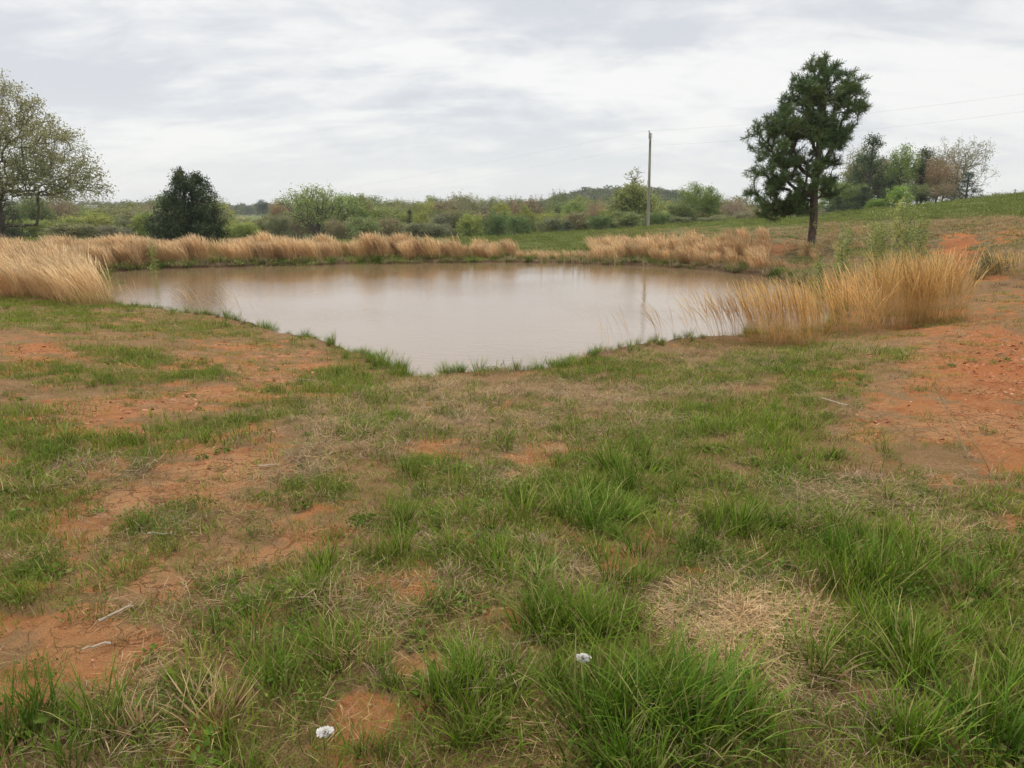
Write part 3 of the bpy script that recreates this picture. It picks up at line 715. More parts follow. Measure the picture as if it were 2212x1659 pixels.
def tree_meshes(name, targets, trunk, rng, leaf, mats, bf=.5, step=.5, r_tip=.012, power=.5, bend=.35, droop=0., sides=4, wander=.06, r_base=None, cseed=3, cfreq=.9):
    p0, p1, c0, c1, tips, tdir, istr = skeleton(targets, trunk, rng, bf, step, bend, droop, wander)
    r0 = r_tip * c0 ** power; r1 = r_tip * c1 ** power
    if r_base:
        k = r_base / r0.max(); hgt = np.clip(c0 / c0.max(), 0, 1) ** .5
        r0 = r0 * (1 + (k - 1) * hgt); r1 = r1 * (1 + (k - 1) * np.clip(c1 / c1.max(), 0, 1) ** .5)
    tw = frustums(p0, p1, r0, r1, sides)
    wood = mesh_np(name + '_trunk', tw[0], tw[1], [mats[0]], tw[2], smooth=True)
    V, Fc, At = leaf(tips, tdir, rng)
    cen = V.reshape(-1, 4, 3).mean(1) if len(Fc) == 1 and len(V) == 4 * len(Fc[0]) else V
    cc = np.clip((fbm(cen[:, 0] * cfreq + 50, cen[:, 2] * cfreq + cen[:, 1] * cfreq * .6 + 50, cseed, 3) - .25) * 2, 0, 1)
    At['c'] = np.repeat(cc, 4) if len(cc) * 4 == len(V) else cc
    crown = mesh_np(name + '_crown', V, Fc, [mats[1]], At)
    return wood, crown
def leaf_cards(k, spread, size, flat=.2, aspect=.6):
    def f(tips, tdir, rng):
        c = np.repeat(tips, k, 0) + rng.normal(size=(len(tips) * k, 3)) * spread
        return quads(len(c), rng, c, size, flat, aspect)
    return f
def needle_tufts(k, length, width, cone=1.0, along=.15):
    def f(tips, tdir, rng):
        n = len(tips) * k
        d = tdir / (np.linalg.norm(tdir, axis=1)[:, None] + 1e-9)
        d = d + np.array([0, 0, .35]); d /= np.linalg.norm(d, axis=1)[:, None]
        D = np.repeat(d, k, 0); B = np.repeat(tips, k, 0) - D * rng.uniform(0, 1, (n, 1)) * along * 1.6 + D * along * .3
        q = rng.normal(size=(n, 3)); q = q / np.linalg.norm(q, axis=1)[:, None]
        v = D * rng.uniform(.3, 1.1, (n, 1)) + q * cone; v /= np.linalg.norm(v, axis=1)[:, None]
        ln = rng.uniform(.65, 1.1, (n, 1)) * length
        s = np.cross(v, rng.normal(size=(n, 3))); s /= np.linalg.norm(s, axis=1)[:, None]
        e = B + v * ln
        V = np.stack([B - s * width * .4, B + s * width * .4, e + s * width * .5, e - s * width * .5], 1).reshape(-1, 3)
        return V, [np.arange(n)[:, None] * 4 + np.arange(4)[None]], {'t': np.tile([0., 0, 1, 1], n), 'r': np.repeat(rng.uniform(0, 1, n), 4)}
    return f
def put_tree(name, wood, crown, loc, label, group=None, color=(.1, .14, .04), scale=(1, 1, 1), rz=0., cat='tree'):
    e = empty(name, loc, label, cat, group, rz)
    a = link('trunk', wood, e); b = link('crown', crown, e)
    a.scale = scale; b.scale = scale
    b.color = (*color, 1)
    return e

def Z4(l): return [(72 + .3164 * b, 1512 + .3164 * a1, 1512 + .3164 * a2) for b, a1, a2 in l]
def Z1(l): return [(144 + .3254 * b, .3254 * a1, .3254 * a2) for b, a1, a2 in l]

# --- the lone pine
r_ = np.random.default_rng(21)
PX, PY_, PYd = 1751, 533, 31.0
env_all = Z4([(165, 800, 870), (200, 720, 925), (250, 690, 940), (300, 640, 1075), (370, 575, 1125), (430, 545, 1160), (500, 535, 1150), (560, 500, 1130), (620, 480, 1060), (680, 470, 1010), (720, 460, 1000)])
env_low = Z4([(560, 435, 700), (620, 385, 980), (700, 350, 1000), (760, 345, 995), (820, 340, 990), (900, 335, 990), (950, 345, 970), (1000, 360, 960), (1060, 400, 930)])
env_skirt = Z4([(1020, 330, 620), (1060, 285, 700), (1110, 290, 760), (1160, 400, 740), (1210, 395, 730), (1250, 450, 700)])
env_skirt2 = Z4([(1000, 780, 960), (1080, 880, 950), (1130, 900, 940)])
tg = np.concatenate([env_targets(660, r_, env_all, PX, PYd, PY_, 6, .17, .55, .85), env_targets(510, r_, env_low, PX, PYd, PY_, 6, .18, .6, .8),
                     env_targets(210, r_, env_skirt, PX, PYd, PY_, 6, .16, .6, .7), env_targets(18, r_, env_skirt2, PX, PYd, PY_, 6, .16, .6, .7)])
pz = hz1(P(PX, PY_, PYd)[0], PYd)
top = P(1783, 128, PYd) - P(PX, PY_, PYd)
trunk = np.array([[0, 0, -.15]] + [[top[0] * (i / 16) ** 1.1 + .025 * math.sin(i * .9), .03 * math.cos(i * 1.3), top[2] * i / 16] for i in range(1, 17)])
wood, crown = tree_meshes('pine', tg, trunk, r_, needle_tufts(50, .21, .016, .85, .22), (M_pinebark, M_needle), bf=.25, step=.28, r_tip=.007, power=.52, bend=.25, droop=-.08, sides=7, r_base=.165, cfreq=1.4)
# root flare
me = wood
put_tree('pine_tree', wood, crown, (P(PX, PY_, PYd)[0], PYd, pz), 'tall lone pine with dark needles and bare lower trunk on the right bank', color=(.060, .094, .030))

# --- cedar on the far left bank
env = Z1([(692, 1180, 1200), (720, 1158, 1245), (760, 1150, 1345), (800, 1132, 1385), (860, 1115, 1410), (920, 1095, 1425), (970, 1075, 1432), (1010, 1020, 1440), (1050, 1008, 1488), (1100, 1035, 1490), (1150, 1055, 1482), (1190, 1060, 1470)])
cY = 50.; cb_ = 527
tg = env_targets(1600, r_, env, 408, cY, cb_, 4, .22, .5, .9)
tg2 = np.concatenate([env_targets(40, r_, Z1([(708, 1293, 1308), (770, 1280, 1340)]), 408, cY, cb_, 2, .05), env_targets(40, r_, Z1([(686, 1182, 1194), (760, 1160, 1230)]), 408, cY, cb_, 2, .05)])
tg = np.concatenate([tg, tg2])
top = P(392, 372, cY) - P(408, cb_, cY)
trunk = np.array([[top[0] * i / 10, 0, -.2 + (top[2] + .1) * i / 10] for i in range(11)])
wood, crown = tree_meshes('cedar', tg, trunk, r_, leaf_cards(22, .12, .07, .1, .45), (M_bark, M_needle), bf=.25, step=.35, r_tip=.006, bend=.3, droop=-.1, cfreq=1.6, r_base=.14)
x0 = P(408, cb_, cY)
put_tree('cedar_tree', wood, crown, (x0[0], cY, x0[2]), 'dark conical cedar with two ragged tips behind the straw grass on the far left bank', color=(.040, .058, .022))
CEDAR = (wood, crown)

# --- large sparse oak at the left edge
env = Z1([(95, -110, 40), (130, -160, 90), (200, -230, 175), (280, -300, 285), (350, -400, 320), (400, -450, 405), (460, -500, 475), (540, -540, 530), (620, -560, 560), (700, -580, 610), (780, -600, 625), (850, -620, 670), (890, -500, 640)])
oY = 46.; ob = 536
tg = env_targets(2400, r_, env, 4, oY, ob, 3, .2, .42, .9)
tgl = np.array([P(a, b, oY) - P(4, ob, oY) for a, b in ((60, 470), (95, 480), (130, 492), (40, 500), (110, 505), (70, 490), (20, 480), (85, 500), (120, 483), (-60, 480), (-90, 490))]) + r_.normal(size=(11, 3)) * .3
tg = np.concatenate([tg, tgl])
trunk = np.array([[0, 0, -.3], [0, 0, .8], [.05, 0, 1.6], [.1, .05, 2.4], [.1, 0, 3.4], [.05, 0, 4.6], [0, 0, 6.0]])
wood, crown = tree_meshes('oak', tg, trunk, r_, leaf_cards(18, .18, .066, .1, .55), (M_bark, M_leaf), bf=.28, step=.45, r_tip=.008, power=.40, bend=.25, sides=5, r_base=.30, cfreq=.8, wander=.04)
x0 = P(4, ob, oY)
put_tree('oak_tree', wood, crown, (x0[0], oY, hz1(x0[0], oY)), 'big spreading oak with sparse pale new leaves at the left edge', color=(.19, .185, .08))

# --- kinds for the tree belt (built 10 m tall)
KIND = {}
def dome(n, rng, rx, z0, z1, shell=.45, lumps=7, cl=4, sp=.35):
    m = n // cl
    k = rng.normal(size=(m, 3)); k /= np.linalg.norm(k, axis=1)[:, None]
    k[:, 2] = np.where(k[:, 2] < -.35, -k[:, 2], k[:, 2])
    ph = rng.uniform(0, 6.28, 3)
    lum = 1 + .16 * np.sin(k[:, 0] * lumps + ph[0]) * np.sin(k[:, 1] * lumps + ph[1]) + .10 * np.sin(k[:, 2] * lumps * 1.3 + ph[2])
    rad = rng.uniform(0, 1, m) ** shell * lum
    zc = z0 + (z1 - z0) * .42
    p = k * rad[:, None]
    pts = np.stack([p[:, 0] * rx, p[:, 1] * rx, zc + np.where(p[:, 2] > 0, p[:, 2] * (z1 - zc), p[:, 2] * (zc - z0) * 1.6)], 1)
    return np.repeat(pts, cl, 0) + rng.normal(size=(m * cl, 3)) * sp
def tr(n, h, wob=.15, base=-.3):
    return np.array([[wob * math.sin(i * 1.7) * i / n, wob * math.cos(i * 2.1) * i / n, base + (h - base) * i / n] for i in range(n + 1)])
def kind(name, seed, tg, trunk, leaf, bf, bark=None, leafm=None, **k):
    r = np.random.default_rng(seed)
    KIND[name] = tree_meshes(name, tg, trunk, r, leaf, (bark or M_bark, leafm or M_leaf), bf=bf, step=k.pop('step', .9), r_tip=k.pop('r_tip', .014), power=k.pop('power', .46), **k)
rr_ = np.random.default_rng(5)
kind('round_open', 1, dome(520, rr_, 6.2, 2.4, 10, .33, 6, 3, .4), tr(3, 2.2), leaf_cards(13, .36, .15), .7, r_tip=.022, power=.45, bend=.5)
kind('bushy_a', 2, dome(420, rr_, 4.6, .3, 10, .45), tr(4, 6), leaf_cards(20, .42, .17), .4)
kind('bushy_b', 3, dome(420, rr_, 5.6, .2, 9.8, .4, 5), tr(4, 5), leaf_cards(20, .46, .18), .5)
kind('bushy_c', 4, dome(380, rr_, 4.0, .4, 10, .45, 9), tr(4, 6), leaf_cards(20, .40, .17), .4)
kind('tall_a', 6, dome(380, rr_, 2.9, .8, 10, .45, 8), tr(6, 8), leaf_cards(20, .38, .16), .35)
kind('tall_b', 7, dome(340, rr_, 3.4, 1.4, 10, .4, 9), tr(6, 7), leaf_cards(18, .40, .15), .45)
kind('sparse_a', 8, dome(560, rr_, 4.4, 1.5, 10, .45, 7, 3, .5), tr(5, 6), leaf_cards(12, .35, .12), .5, bark=M_twig, r_tip=.013)
kind('sparse_b', 9, dome(520, rr_, 5.4, 1.2, 10, .4, 6, 3, .5), tr(4, 4.5), leaf_cards(11, .33, .12), .6, bark=M_twig, r_tip=.013)
def cone(n, rng, rx, z0, z1, cl=4, sp=.22):
    m = n // cl; s = rng.uniform(0, 1, m) ** 1.5; a = rng.uniform(0, 6.28, m); rad = rng.uniform(0, 1, m) ** .45
    w = rx * (1 - s) ** .75 * (1 + .15 * np.sin(a * 3 + s * 20))
    pts = np.stack([np.cos(a) * w * rad, np.sin(a) * w * rad, z0 + s * (z1 - z0)], 1)
    return np.repeat(pts, cl, 0) + rng.normal(size=(m * cl, 3)) * sp
kind('conifer_a', 10, cone(640, rr_, 3.6, .4, 10), tr(8, 9.6, .05), leaf_cards(14, .22, .12, .1, .45), .25, leafm=M_needle)
kind('conifer_b', 11, cone(520, rr_, 2.7, .2, 10), tr(8, 9.6, .05), leaf_cards(14, .22, .12, .1, .45), .25, leafm=M_needle)
def poplar():
    t1 = dome(420, rr_, 3.6, .8, 7.2, .45, 8); k = rr_.integers(0, 7, 160)
    cx_ = np.array([-2.2, -1.2, -.3, .4, 1.3, 2.1, .9])[k]; tz = np.array([8.0, 8.6, 9.6, 10.0, 9.3, 8.4, 9.2])[k]
    s = rr_.uniform(0, 1, 160); t2 = np.stack([cx_ * (.8 + .2 * s) + rr_.normal(size=160) * .16, rr_.normal(size=160) * .5, 5.5 + (tz - 5.5) * s], 1)
    return t1, t2
pa, pb = poplar()
def poplar_leaf(tips, tdir, rng):
    k = np.where(tips[:, 2] > 7.0, 2, 15); c = np.repeat(tips, k, 0); c = c + rng.normal(size=(len(c), 3)) * np.where(c[:, 2:3] > 7, .14, .36)
    return quads(len(c), rng, c, .15, .2)
kind('bare_top', 12, np.concatenate([pa, pb]), tr(7, 8.0, .1), poplar_leaf, .3, r_tip=.016)

YG = (.20, .215, .05); LG = (.18, .205, .06); OL = (.17, .17, .07); GR = (.165, .16, .09); BR = (.20, .155, .085); DG = (.038, .058, .026); MG = (.12, .15, .05); TN = (.25, .18, .095); PK = (.27, .21, .15); BG = (.15, .20, .05); PG=(.18,.225,.07)
BELT = 'trees of the belt beyond the far bank'
def belt(kind_, px, ytop, hw, Y, col, label, base=None, group=BELT, cat='tree', name='deciduous_tree', rz=None):
    x = (px - CX) / F * Y / cp
    p = P(px, ytop, Y)
    z0 = hz1(p[0], Y) if base is None else P(px, base, Y)[2]
    h = (p[2] - z0) * 1.06
    wood, crown = KIND[kind_]
    co = np.zeros(len(crown.vertices) * 3); crown.vertices.foreach_get('co', co); co = co.reshape(-1, 3)
    w0 = np.percentile(np.abs(co[:, 0]), 98.5); h0 = np.percentile(co[:, 2], 99.7)
    s = hw * Y / F / cp / w0
    return put_tree(name, wood, crown, (p[0], Y, z0 - .1), label, group, col, (s, s, h / h0), rng.uniform(0, 6.28) if rz is None else rz, cat)
FB = []
T = [
 # kind, x, top y, half width, distance, colour, label
 ('conifer_a', -8, 380, 40, 62, DG, 'dark evergreen mass behind the oak trunk at the left edge', 'evergreen_tree'),
 ('bushy_a', 62, 432, 42, 92, MG, 'mid green bushy tree under the oak branches at the far left', None),
 ('sparse_a', 118, 430, 44, 105, BR, 'brownish budding tree beneath the tips of the oak branches', None),
 ('bushy_b', 196, 466, 58, 88, YG, 'low golden green bushy tree left of the wide olive thicket', None),
 ('bushy_b', 272, 447, 66, 96, OL, 'wide olive thicket tree just left of the dark cedar', None),
 ('bushy_c', 318, 462, 40, 90, GR, 'grey olive bush touching the left side of the dark cedar', None),
 ('bushy_c', 150, 488, 46, 80, OL, 'low dark olive bush below the brownish budding tree', None),
 ('bushy_a', 240, 492, 40, 82, GR, 'low grey bush in front of the wide olive thicket', None),
 ('bushy_b', 500, 480, 40, 92, YG, 'low yellow green bush just right of the dark cedar', None),
 ('bushy_c', 552, 478, 38, 96, OL, 'low olive bush in front of the open blue green meadow', None),
 ('tall_b', 600, 440, 24, 104, TN, 'tan budding tree left of the big round open crowned tree', None),
 ('sparse_b', 628, 468, 42, 100, BR, 'low brown twiggy tree at the left foot of the round open tree', None),
 ('round_open', 684, 410, 70, 98, PG, 'big round open crowned tree with dark fanned branches', None),
 ('bushy_a', 755, 430, 46, 104, BG, 'bright green tree against the right side of the round tree', None),
 ('tall_b', 782, 430, 20, 108, BR, 'narrow brown tipped tree rising right of the bright green one', None),
 ('bushy_b', 828, 447, 44, 108, LG, 'rounded light green tree between the round tree and the grey one', None),
 ('sparse_b', 874, 440, 30, 125, GR, 'grey round tree with a bare airy top left of centre', None),
 ('conifer_b', 884, 462, 15, 104, DG, 'small dark evergreen standing in the middle of the belt', 'evergreen_tree'),
 ('tall_a', 911, 467, 22, 100, YG, 'small yellowish conical tree right of the dark evergreen', None),
 ('bushy_b', 790, 480, 46, 92, MG, 'low green bush in front below the bright green tree', None),
 ('bushy_c', 862, 488, 34, 94, OL, 'low olive bush in front of the grey round tree', None),
 ('tall_b', 951, 441, 15, 150, MG, 'small dark round tree on the skyline left of the big grey crown', None),
 ('round_open', 997, 427, 38, 140, OL, 'large grey green domed tree on the skyline at centre', None),
 ('bushy_c', 955, 470, 30, 104, GR, 'grey green bush beneath the small skyline tree', None),
 ('bushy_b', 1000, 470, 36, 106, OL, 'olive bush beneath the large domed skyline tree', None),
 ('tall_b', 1062, 437, 20, 142, MG, 'dark green skyline tree right of the large domed one', None),
 ('bushy_a', 1083, 447, 28, 110, YG, 'yellow green rounded tree right of centre', None),
 ('round_open', 1114, 434, 22, 150, MG, 'small domed skyline tree above the yellow green one', None),
 ('tall_a', 1136, 453, 20, 112, YG, 'yellowish upright tree between two domed skyline trees', None),
 ('round_open', 1158, 432, 24, 152, GR, 'grey domed skyline tree left of the wooded knoll', None),
 ('bushy_b', 1040, 492, 40, 96, LG, 'low light green bush at the foot of the belt at centre', None),
 ('bushy_c', 1090, 484, 36, 98, OL, 'low olive bush beside the light green one at centre', None),
 ('bushy_a', 1140, 476, 26, 96, MG, 'dark leafy bush left of the bright yellow green shrub tree', None),
 ('bushy_b', 1192, 461, 34, 95, YG, 'bright yellow green shrub tree in front of the knoll', None),
 ('round_open', 1208, 421, 26, 170, MG, 'dark green domed tree at the left foot of the knoll', None),
 ('bushy_a', 1240, 443, 32, 108, BG, 'fresh bright green tree in front of the left side of the knoll', None),
 ('conifer_a', 1226, 486, 26, 82, DG, 'very dark low evergreen bush at the edge of the green rise', 'evergreen_tree'),
 ('sparse_a', 1287, 446, 30, 110, TN, 'tan orange budding tree below the knoll', None),
 ('bushy_c', 1262, 480, 30, 90, OL, 'low olive bush right of the very dark evergreen bush', None),
 ('bushy_b', 1328, 452, 34, 108, YG, 'yellow olive tree left of the tall bare topped poplar', None),
 ('conifer_a', 1322, 488, 20, 84, (.06, .065, .03), 'dark scrubby bush low down left of the utility pole', 'evergreen_tree'),
 ('bare_top', 1372, 384, 40, 100, LG, 'tall poplar with bare twiggy top just left of the utility pole', None),
 ('bushy_a', 1408, 462, 26, 104, YG, 'yellow green tree directly behind the utility pole', None),
 ('bushy_b', 1442, 476, 28, 92, OL, 'low olive bush right of the foot of the utility pole', None),
 ('bushy_b', 1478, 440, 36, 90, MG, 'rounded dense green tree right of the utility pole', None),
 ('tall_b', 1500, 404, 30, 92, BG, 'taller light green tree with airy top left of the pine', None),
 ('tall_a', 1536, 412, 26, 93, BG, 'second tall light green tree with a notched top left of the pine', None),
 ('sparse_a', 1582, 434, 30, 96, PK, 'pinkish budding tree just left of the pine skirt', None),
 ('bushy_c', 1560, 470, 30, 84, OL, 'low olive bush below the two tall light green trees', None),
 ('bushy_b', 1622, 462, 34, 84, GR, 'low grey green thicket behind the pine skirt', None),
 ('sparse_b', 1680, 440, 34, 90, BR, 'brown twiggy tree showing under the left side of the pine', None),
 ('bushy_a', 1665, 470, 30, 80, MG, 'dark green bush under the left side of the pine', None),
 # grove on the right ridge
 ('bushy_a', 1797, 392, 30, 82, BG, 'bright green tree showing just right of the pine trunk', None),
 ('bushy_c', 1840, 396, 34, 86, MG, 'green tree at the left end of the ridge grove', None),
 ('conifer_a', 1812, 425, 28, 74, DG, 'low dark evergreen right of the pine trunk', 'evergreen_tree'),
 ('conifer_a', 1888, 300, 54, 88, (.045, .075, .025), 'tallest dark green tree of the ridge grove', 'evergreen_tree'),
 ('sparse_a', 1868, 320, 36, 92, OL, 'thin leaved tree behind the tallest dark one on the ridge', None),
 ('tall_b', 1952, 318, 30, 86, BG, 'light green feathery tree in the middle of the ridge grove', None),
 ('tall_a', 2003, 326, 32, 88, (.055, .075, .03), 'dark narrow tree right of the feathery light green one', None),
 ('sparse_a', 2034, 340, 34, 84, TN, 'brown budding tree on the right of the ridge grove', None),
 ('sparse_b', 2078, 304, 54, 88, (.19, .18, .10), 'pale sparse wide tree at the right end of the ridge grove', None),
 ('conifer_a', 2094, 374, 32, 80, (.05, .065, .025), 'short dark cedar at the right end of the ridge grove', 'evergreen_tree'),
 ('bushy_a', 1943, 402, 24, 76, (.16, .24, .04), 'bright lime bush at the foot of the ridge grove', None),
 ('bushy_c', 1893, 428, 18, 76, (.14, .21, .04), 'small lime bush left of the larger one at the grove foot', None),
 ('conifer_b', 1868, 405, 26, 80, DG, 'dark understory evergreen in the left half of the grove', 'evergreen_tree'),
 ('conifer_b', 1925, 390, 26, 84, (.04, .06, .025), 'dark understory evergreen behind the lime bush', 'evergreen_tree'),
 ('bushy_c', 1985, 398, 32, 82, MG, 'green understory bush below the dark narrow tree', None),
 ('sparse_a', 2040, 396, 30, 80, BR, 'brown twiggy bush between the grove and the short cedar', None),
 ('bushy_a', 1915, 345, 40, 98, OL, 'olive dense tree filling the gap behind the tallest dark one', None),
 ('bushy_c', 1858, 352, 34, 97, MG, 'green dense tree between the pine and the tallest grove tree', None),
 ('bushy_b', 2030, 370, 40, 95, GR, 'grey green tree behind the brown budding one on the ridge', None),
 # skyline singles
 ('tall_b', 565, 433, 13, 330, (.06, .08, .05), 'lone dark tree standing up from the far ridge left of the round tree', None),
]
for k_, px, yt, hw, Y, c_, lb, nm in T:
    belt(k_, px, yt - (6 if 40 < px < 1790 and Y < 200 else 0), hw * 1.08, Y, c_, lb, name=nm or 'deciduous_tree', group='trees of the ridge grove' if px > 1790 else BELT)
rb = np.random.default_rng(177)
for i_, px in enumerate(np.arange(-150, 1700, 58)):
    x_ = px + rb.uniform(-12, 12)
    if 375 < x_ < 440 or 650 < x_ < 720 or 1385 < x_ < 1420: continue
    nb_ = ('the oak' if x_ < 150 else 'the olive thicket' if x_ < 372 else 'the dark cedar' if x_ < 560 else 'the round open tree' if x_ < 800 else 'the middle of the belt' if x_ < 1080 else 'the bright shrub tree' if x_ < 1240 else 'the bare topped poplar' if x_ < 1390 else 'the two tall light green trees' if x_ < 1560 else 'the pine')
    cc_ = ((.20, .235, .055), (.155, .185, .065), (.145, .155, .075), (.09, .135, .04), (.20, .175, .085))[rb.integers(0, 5)]
    cn_ = {.20: 'tan green', .155: 'olive', .145: 'grey green', .09: 'dark green'}[cc_[0]]
    FB.append((('bushy_c', 'bushy_b')[i_ % 2], x_, rb.uniform(456, 484) - (8 if x_ > 1250 else 0), rb.uniform(24, 36), rb.uniform(84, 92) - (6 if x_ > 1250 else 0), cc_, cn_, nb_))
ORD0 = ['first', 'second', 'third', 'fourth', 'fifth', 'sixth', 'seventh', 'eighth']
sn_ = {}
for k_, x_, yt, hw, Y, c_, cn_, nb_ in FB:
    sn_[nb_] = sn_.get(nb_, -1) + 1
    belt(k_, x_, yt, hw, Y, c_, 'low %s front bush by %s, %s from left' % (cn_, nb_, ORD0[sn_[nb_]]), group='front row bushes of the belt', cat='bush', name='deciduous_bush')
# back rows that fill the belt, each hidden but for its top
ks = ['bushy_a', 'bushy_b', 'bushy_c', 'tall_a', 'tall_b', 'sparse_a', 'round_open']
cs = [YG, LG, OL, GR, BR, MG, OL, LG, MG]
rb = np.random.default_rng(77)
MARKS = [(-400, 'the left edge'), (4, 'the big oak'), (272, 'the wide olive thicket'), (408, 'the dark cedar'), (684, 'the round open crowned tree'), (884, 'the small dark evergreen'), (997, 'the grey green domed tree'),
         (1208, 'the left foot of the knoll'), (1400, 'the utility pole'), (1510, 'the two tall light green trees')]
CN = {YG: 'yellow green', LG: 'light green', OL: 'olive', GR: 'grey green', BR: 'brown', MG: 'dark green'}
SN = {'bushy_a': 'rounded', 'bushy_b': 'broad', 'bushy_c': 'bushy', 'tall_a': 'narrow', 'tall_b': 'upright', 'sparse_a': 'twiggy', 'round_open': 'domed'}
ORD = ['first', 'second', 'third', 'fourth', 'fifth', 'sixth', 'seventh', 'eighth', 'ninth', 'tenth']
seen = {}
for row, (Y, y0) in enumerate(((112, 454), (132, 441), (160, 434))):
    for px in np.arange(-200, 1760, 52 - 4 * row):
        x_ = px + rb.uniform(-16, 16)
        if 470 < x_ < 590 or 370 < x_ < 440: continue
        kk = ks[rb.integers(0, 7)]; cc = cs[rb.integers(0, 9)]
        mk = [m for m in MARKS if m[0] < x_][-1][1]
        seen[(row, mk)] = seen.get((row, mk), -1) + 1
        lb = '%s %s tree, %s back row, %s right of %s' % (CN[cc], SN[kk], ('nearest', 'middle', 'farthest')[row], ORD[min(9, seen[(row, mk)])], mk)
        belt(kk, x_, y0 + (6 if x_ < 340 else 0) + rb.uniform(-9, 10), rb.uniform(28, 46), Y + rb.uniform(-7, 7), cc, lb, group='back row trees of the belt')

# ================================================================== utility pole, wires, far buildings
def box(w, d, h, z0=0., x0=0., y0=0.):
    v = np.array([[sx * w / 2 + x0, sy * d / 2 + y0, z0 + (h if k else 0)] for k in (0, 1) for sx, sy in ((-1, -1), (1, -1), (1, 1), (-1, 1))])
    f = np.array([[3, 2, 1, 0], [4, 5, 6, 7], [0, 1, 5, 4], [1, 2, 6, 5], [2, 3, 7, 6], [3, 0, 4, 7]])
    return v, [f], {}
def cyl(p0, p1, r0, r1, sides=12, caps=True):
    p0, p1 = np.array([p0], float), np.array([p1], float)
    v, f, a = frustums(p0, p1, np.array([r0]), np.array([r1]), sides)
    extra = [np.arange(sides)[None, ::-1], (np.arange(sides) + sides)[None]] if caps else []
    return v, [f[0]] + extra, {}
def obj_of(name, parts, mat, parent=None, smooth=False):
    v, f, a = merge(parts); me = mesh_np(name, v, f, [mat], smooth=smooth); return link(name, me, parent)
pY = 76.
pb_ = P(1399.5, 495, pY); pt_ = P(1405, 288, pY); pzg = hz1(pb_[0], pY)
H = pt_[2] - pzg; dxp = pt_[0] - pb_[0]
pole = empty('utility_pole', (pb_[0], pY, pzg), 'grey wooden utility pole standing on the green rise behind the pond', 'utility pole')
nseg = 8
obj_of('shaft', [cyl((dxp * i / nseg, 0, -.4 * (i == 0) + H * i / nseg), (dxp * (i + 1) / nseg, 0, H * (i + 1) / nseg), .165 - .06 * i / nseg, .165 - .06 * (i + 1) / nseg, 12, i == nseg - 1) for i in range(nseg)], M_pole, pole, True)
tx = dxp
obj_of('ridge_pin', [cyl((tx - .13, 0, H - .5), (tx - .13, 0, H + .14), .035, .03, 8), box(.16, .05, .05, H - .35, tx - .08), box(.16, .05, .05, H - .12, tx - .08)], M_iron, pole)
obj_of('insulator', [cyl((tx - .13, 0, H + .12), (tx - .13, 0, H + .20), .075, .06, 10), cyl((tx - .13, 0, H + .20), (tx - .13, 0, H + .27), .05, .045, 10)], M_ceramic, pole, True)
for z_ in (.14, .34): obj_of('bolt', [cyl((tx + .05, -.02, H - z_), (tx + .19, -.02, H - z_), .03, .03, 6)], M_iron, pole)
obj_of('neutral_bracket', [cyl((tx - .02, -.16, H - 1.15), (tx - .02, .12, H - 1.15), .035, .035, 8), box(.1, .06, .24, H - 1.27, tx - .02, -.14)], M_iron, pole)
obj_of('ground_wire', [cyl((dxp * .93 + .10, -.02, H * .93 - .3), (.15, -.02, .1), .008, .008, 5)], M_wire, pole)
def wire(name, pts, r, label):
    pts = np.array(pts); v, f, a = frustums(pts[:-1], pts[1:], np.full(len(pts) - 1, r), np.full(len(pts) - 1, r), 5)
    o = link(name, mesh_np(name, v, f, [M_wire])); tag(o, label, 'power line')
def span(a, b, sag, n=24):
    a, b = np.array(a), np.array(b); s = np.linspace(0, 1, n + 1)[:, None]
    p = a + (b - a) * s; p[:, 2] -= (4 * sag * s * (1 - s))[:, 0]; return p
top_w = np.array((pb_[0] + tx - .13, pY, pzg + H + .26)); low_w = np.array((pb_[0] + tx - .02, pY - .17, pzg + H - 1.15))
Rt = P(2420, 172, 55.); Rl = P(2420, 212, 55.)
Lt = P(60, 478, 330.); Ll = P(60, 484, 330.)
Lt = P(330, 462, 300.); Ll = P(330, 468, 300.)
wire('power_line', np.concatenate([span(Lt, top_w, 1.5, 40), span(top_w, Rt, .5)[1:]]), .0055, 'upper thin power line meeting the very top of the utility pole')
wire('power_line', np.concatenate([span(Ll, low_w, 2.2, 40), span(low_w, Rl, .5)[1:]]), .0055, 'lower thin power line fixed just below the top of the utility pole')
# far pole on the right ridge
q = P(2191, 425, 170.); q2 = P(2191, 409, 170.)
fp = empty('utility_pole', (q[0], 170., q[2] - 3), 'tiny distant utility pole on the skyline at the right edge', 'utility pole')
obj_of('shaft', [cyl((0, 0, 0), (0, 0, q2[2] - q[2] + 3), .16, .11, 8)], M_pole, fp)
obj_of('crossarm', [box(1.0, .12, .1, q2[2] - q[2] + 2.7)], M_pole, fp)
wire('power_line', span(P(2140, 419, 240.), P(2191, 410, 170.), .3), .012, 'short far power line left of the tiny distant pole')
wire('power_line', span(P(2191, 410, 170.), P(2260, 408, 140.), .3), .012, 'short far power line right of the tiny distant pole')
def farmhouse(px, py, Y, w, label):
    p = P(px, py, Y)
    e = empty('farm_building', (p[0], Y, p[2] - 3), label, 'barn')
    obj_of('wall', [box(w, w * .7, 5.2)], M_whitewall, e)
    v = np.array([[-w * .54, -w * .4, 5.2], [w * .54, -w * .4, 5.2], [w * .54, w * .4, 5.2], [-w * .54, w * .4, 5.2], [-w * .54, 0, 7.2], [w * .54, 0, 7.2]])
    me = mesh_np('roof', v, [np.array([[0, 1, 5, 4], [2, 3, 4, 5], [3, 2, 1, 0]]), np.array([[0, 4, 3], [1, 2, 5]])], [M_greyroof]); link('roof', me, e)
    for i in (-1, 1): obj_of('window', [box(1.2, .1, 1.4, 2.6, i * w * .22, -w * .35 - .03)], M_window, e)
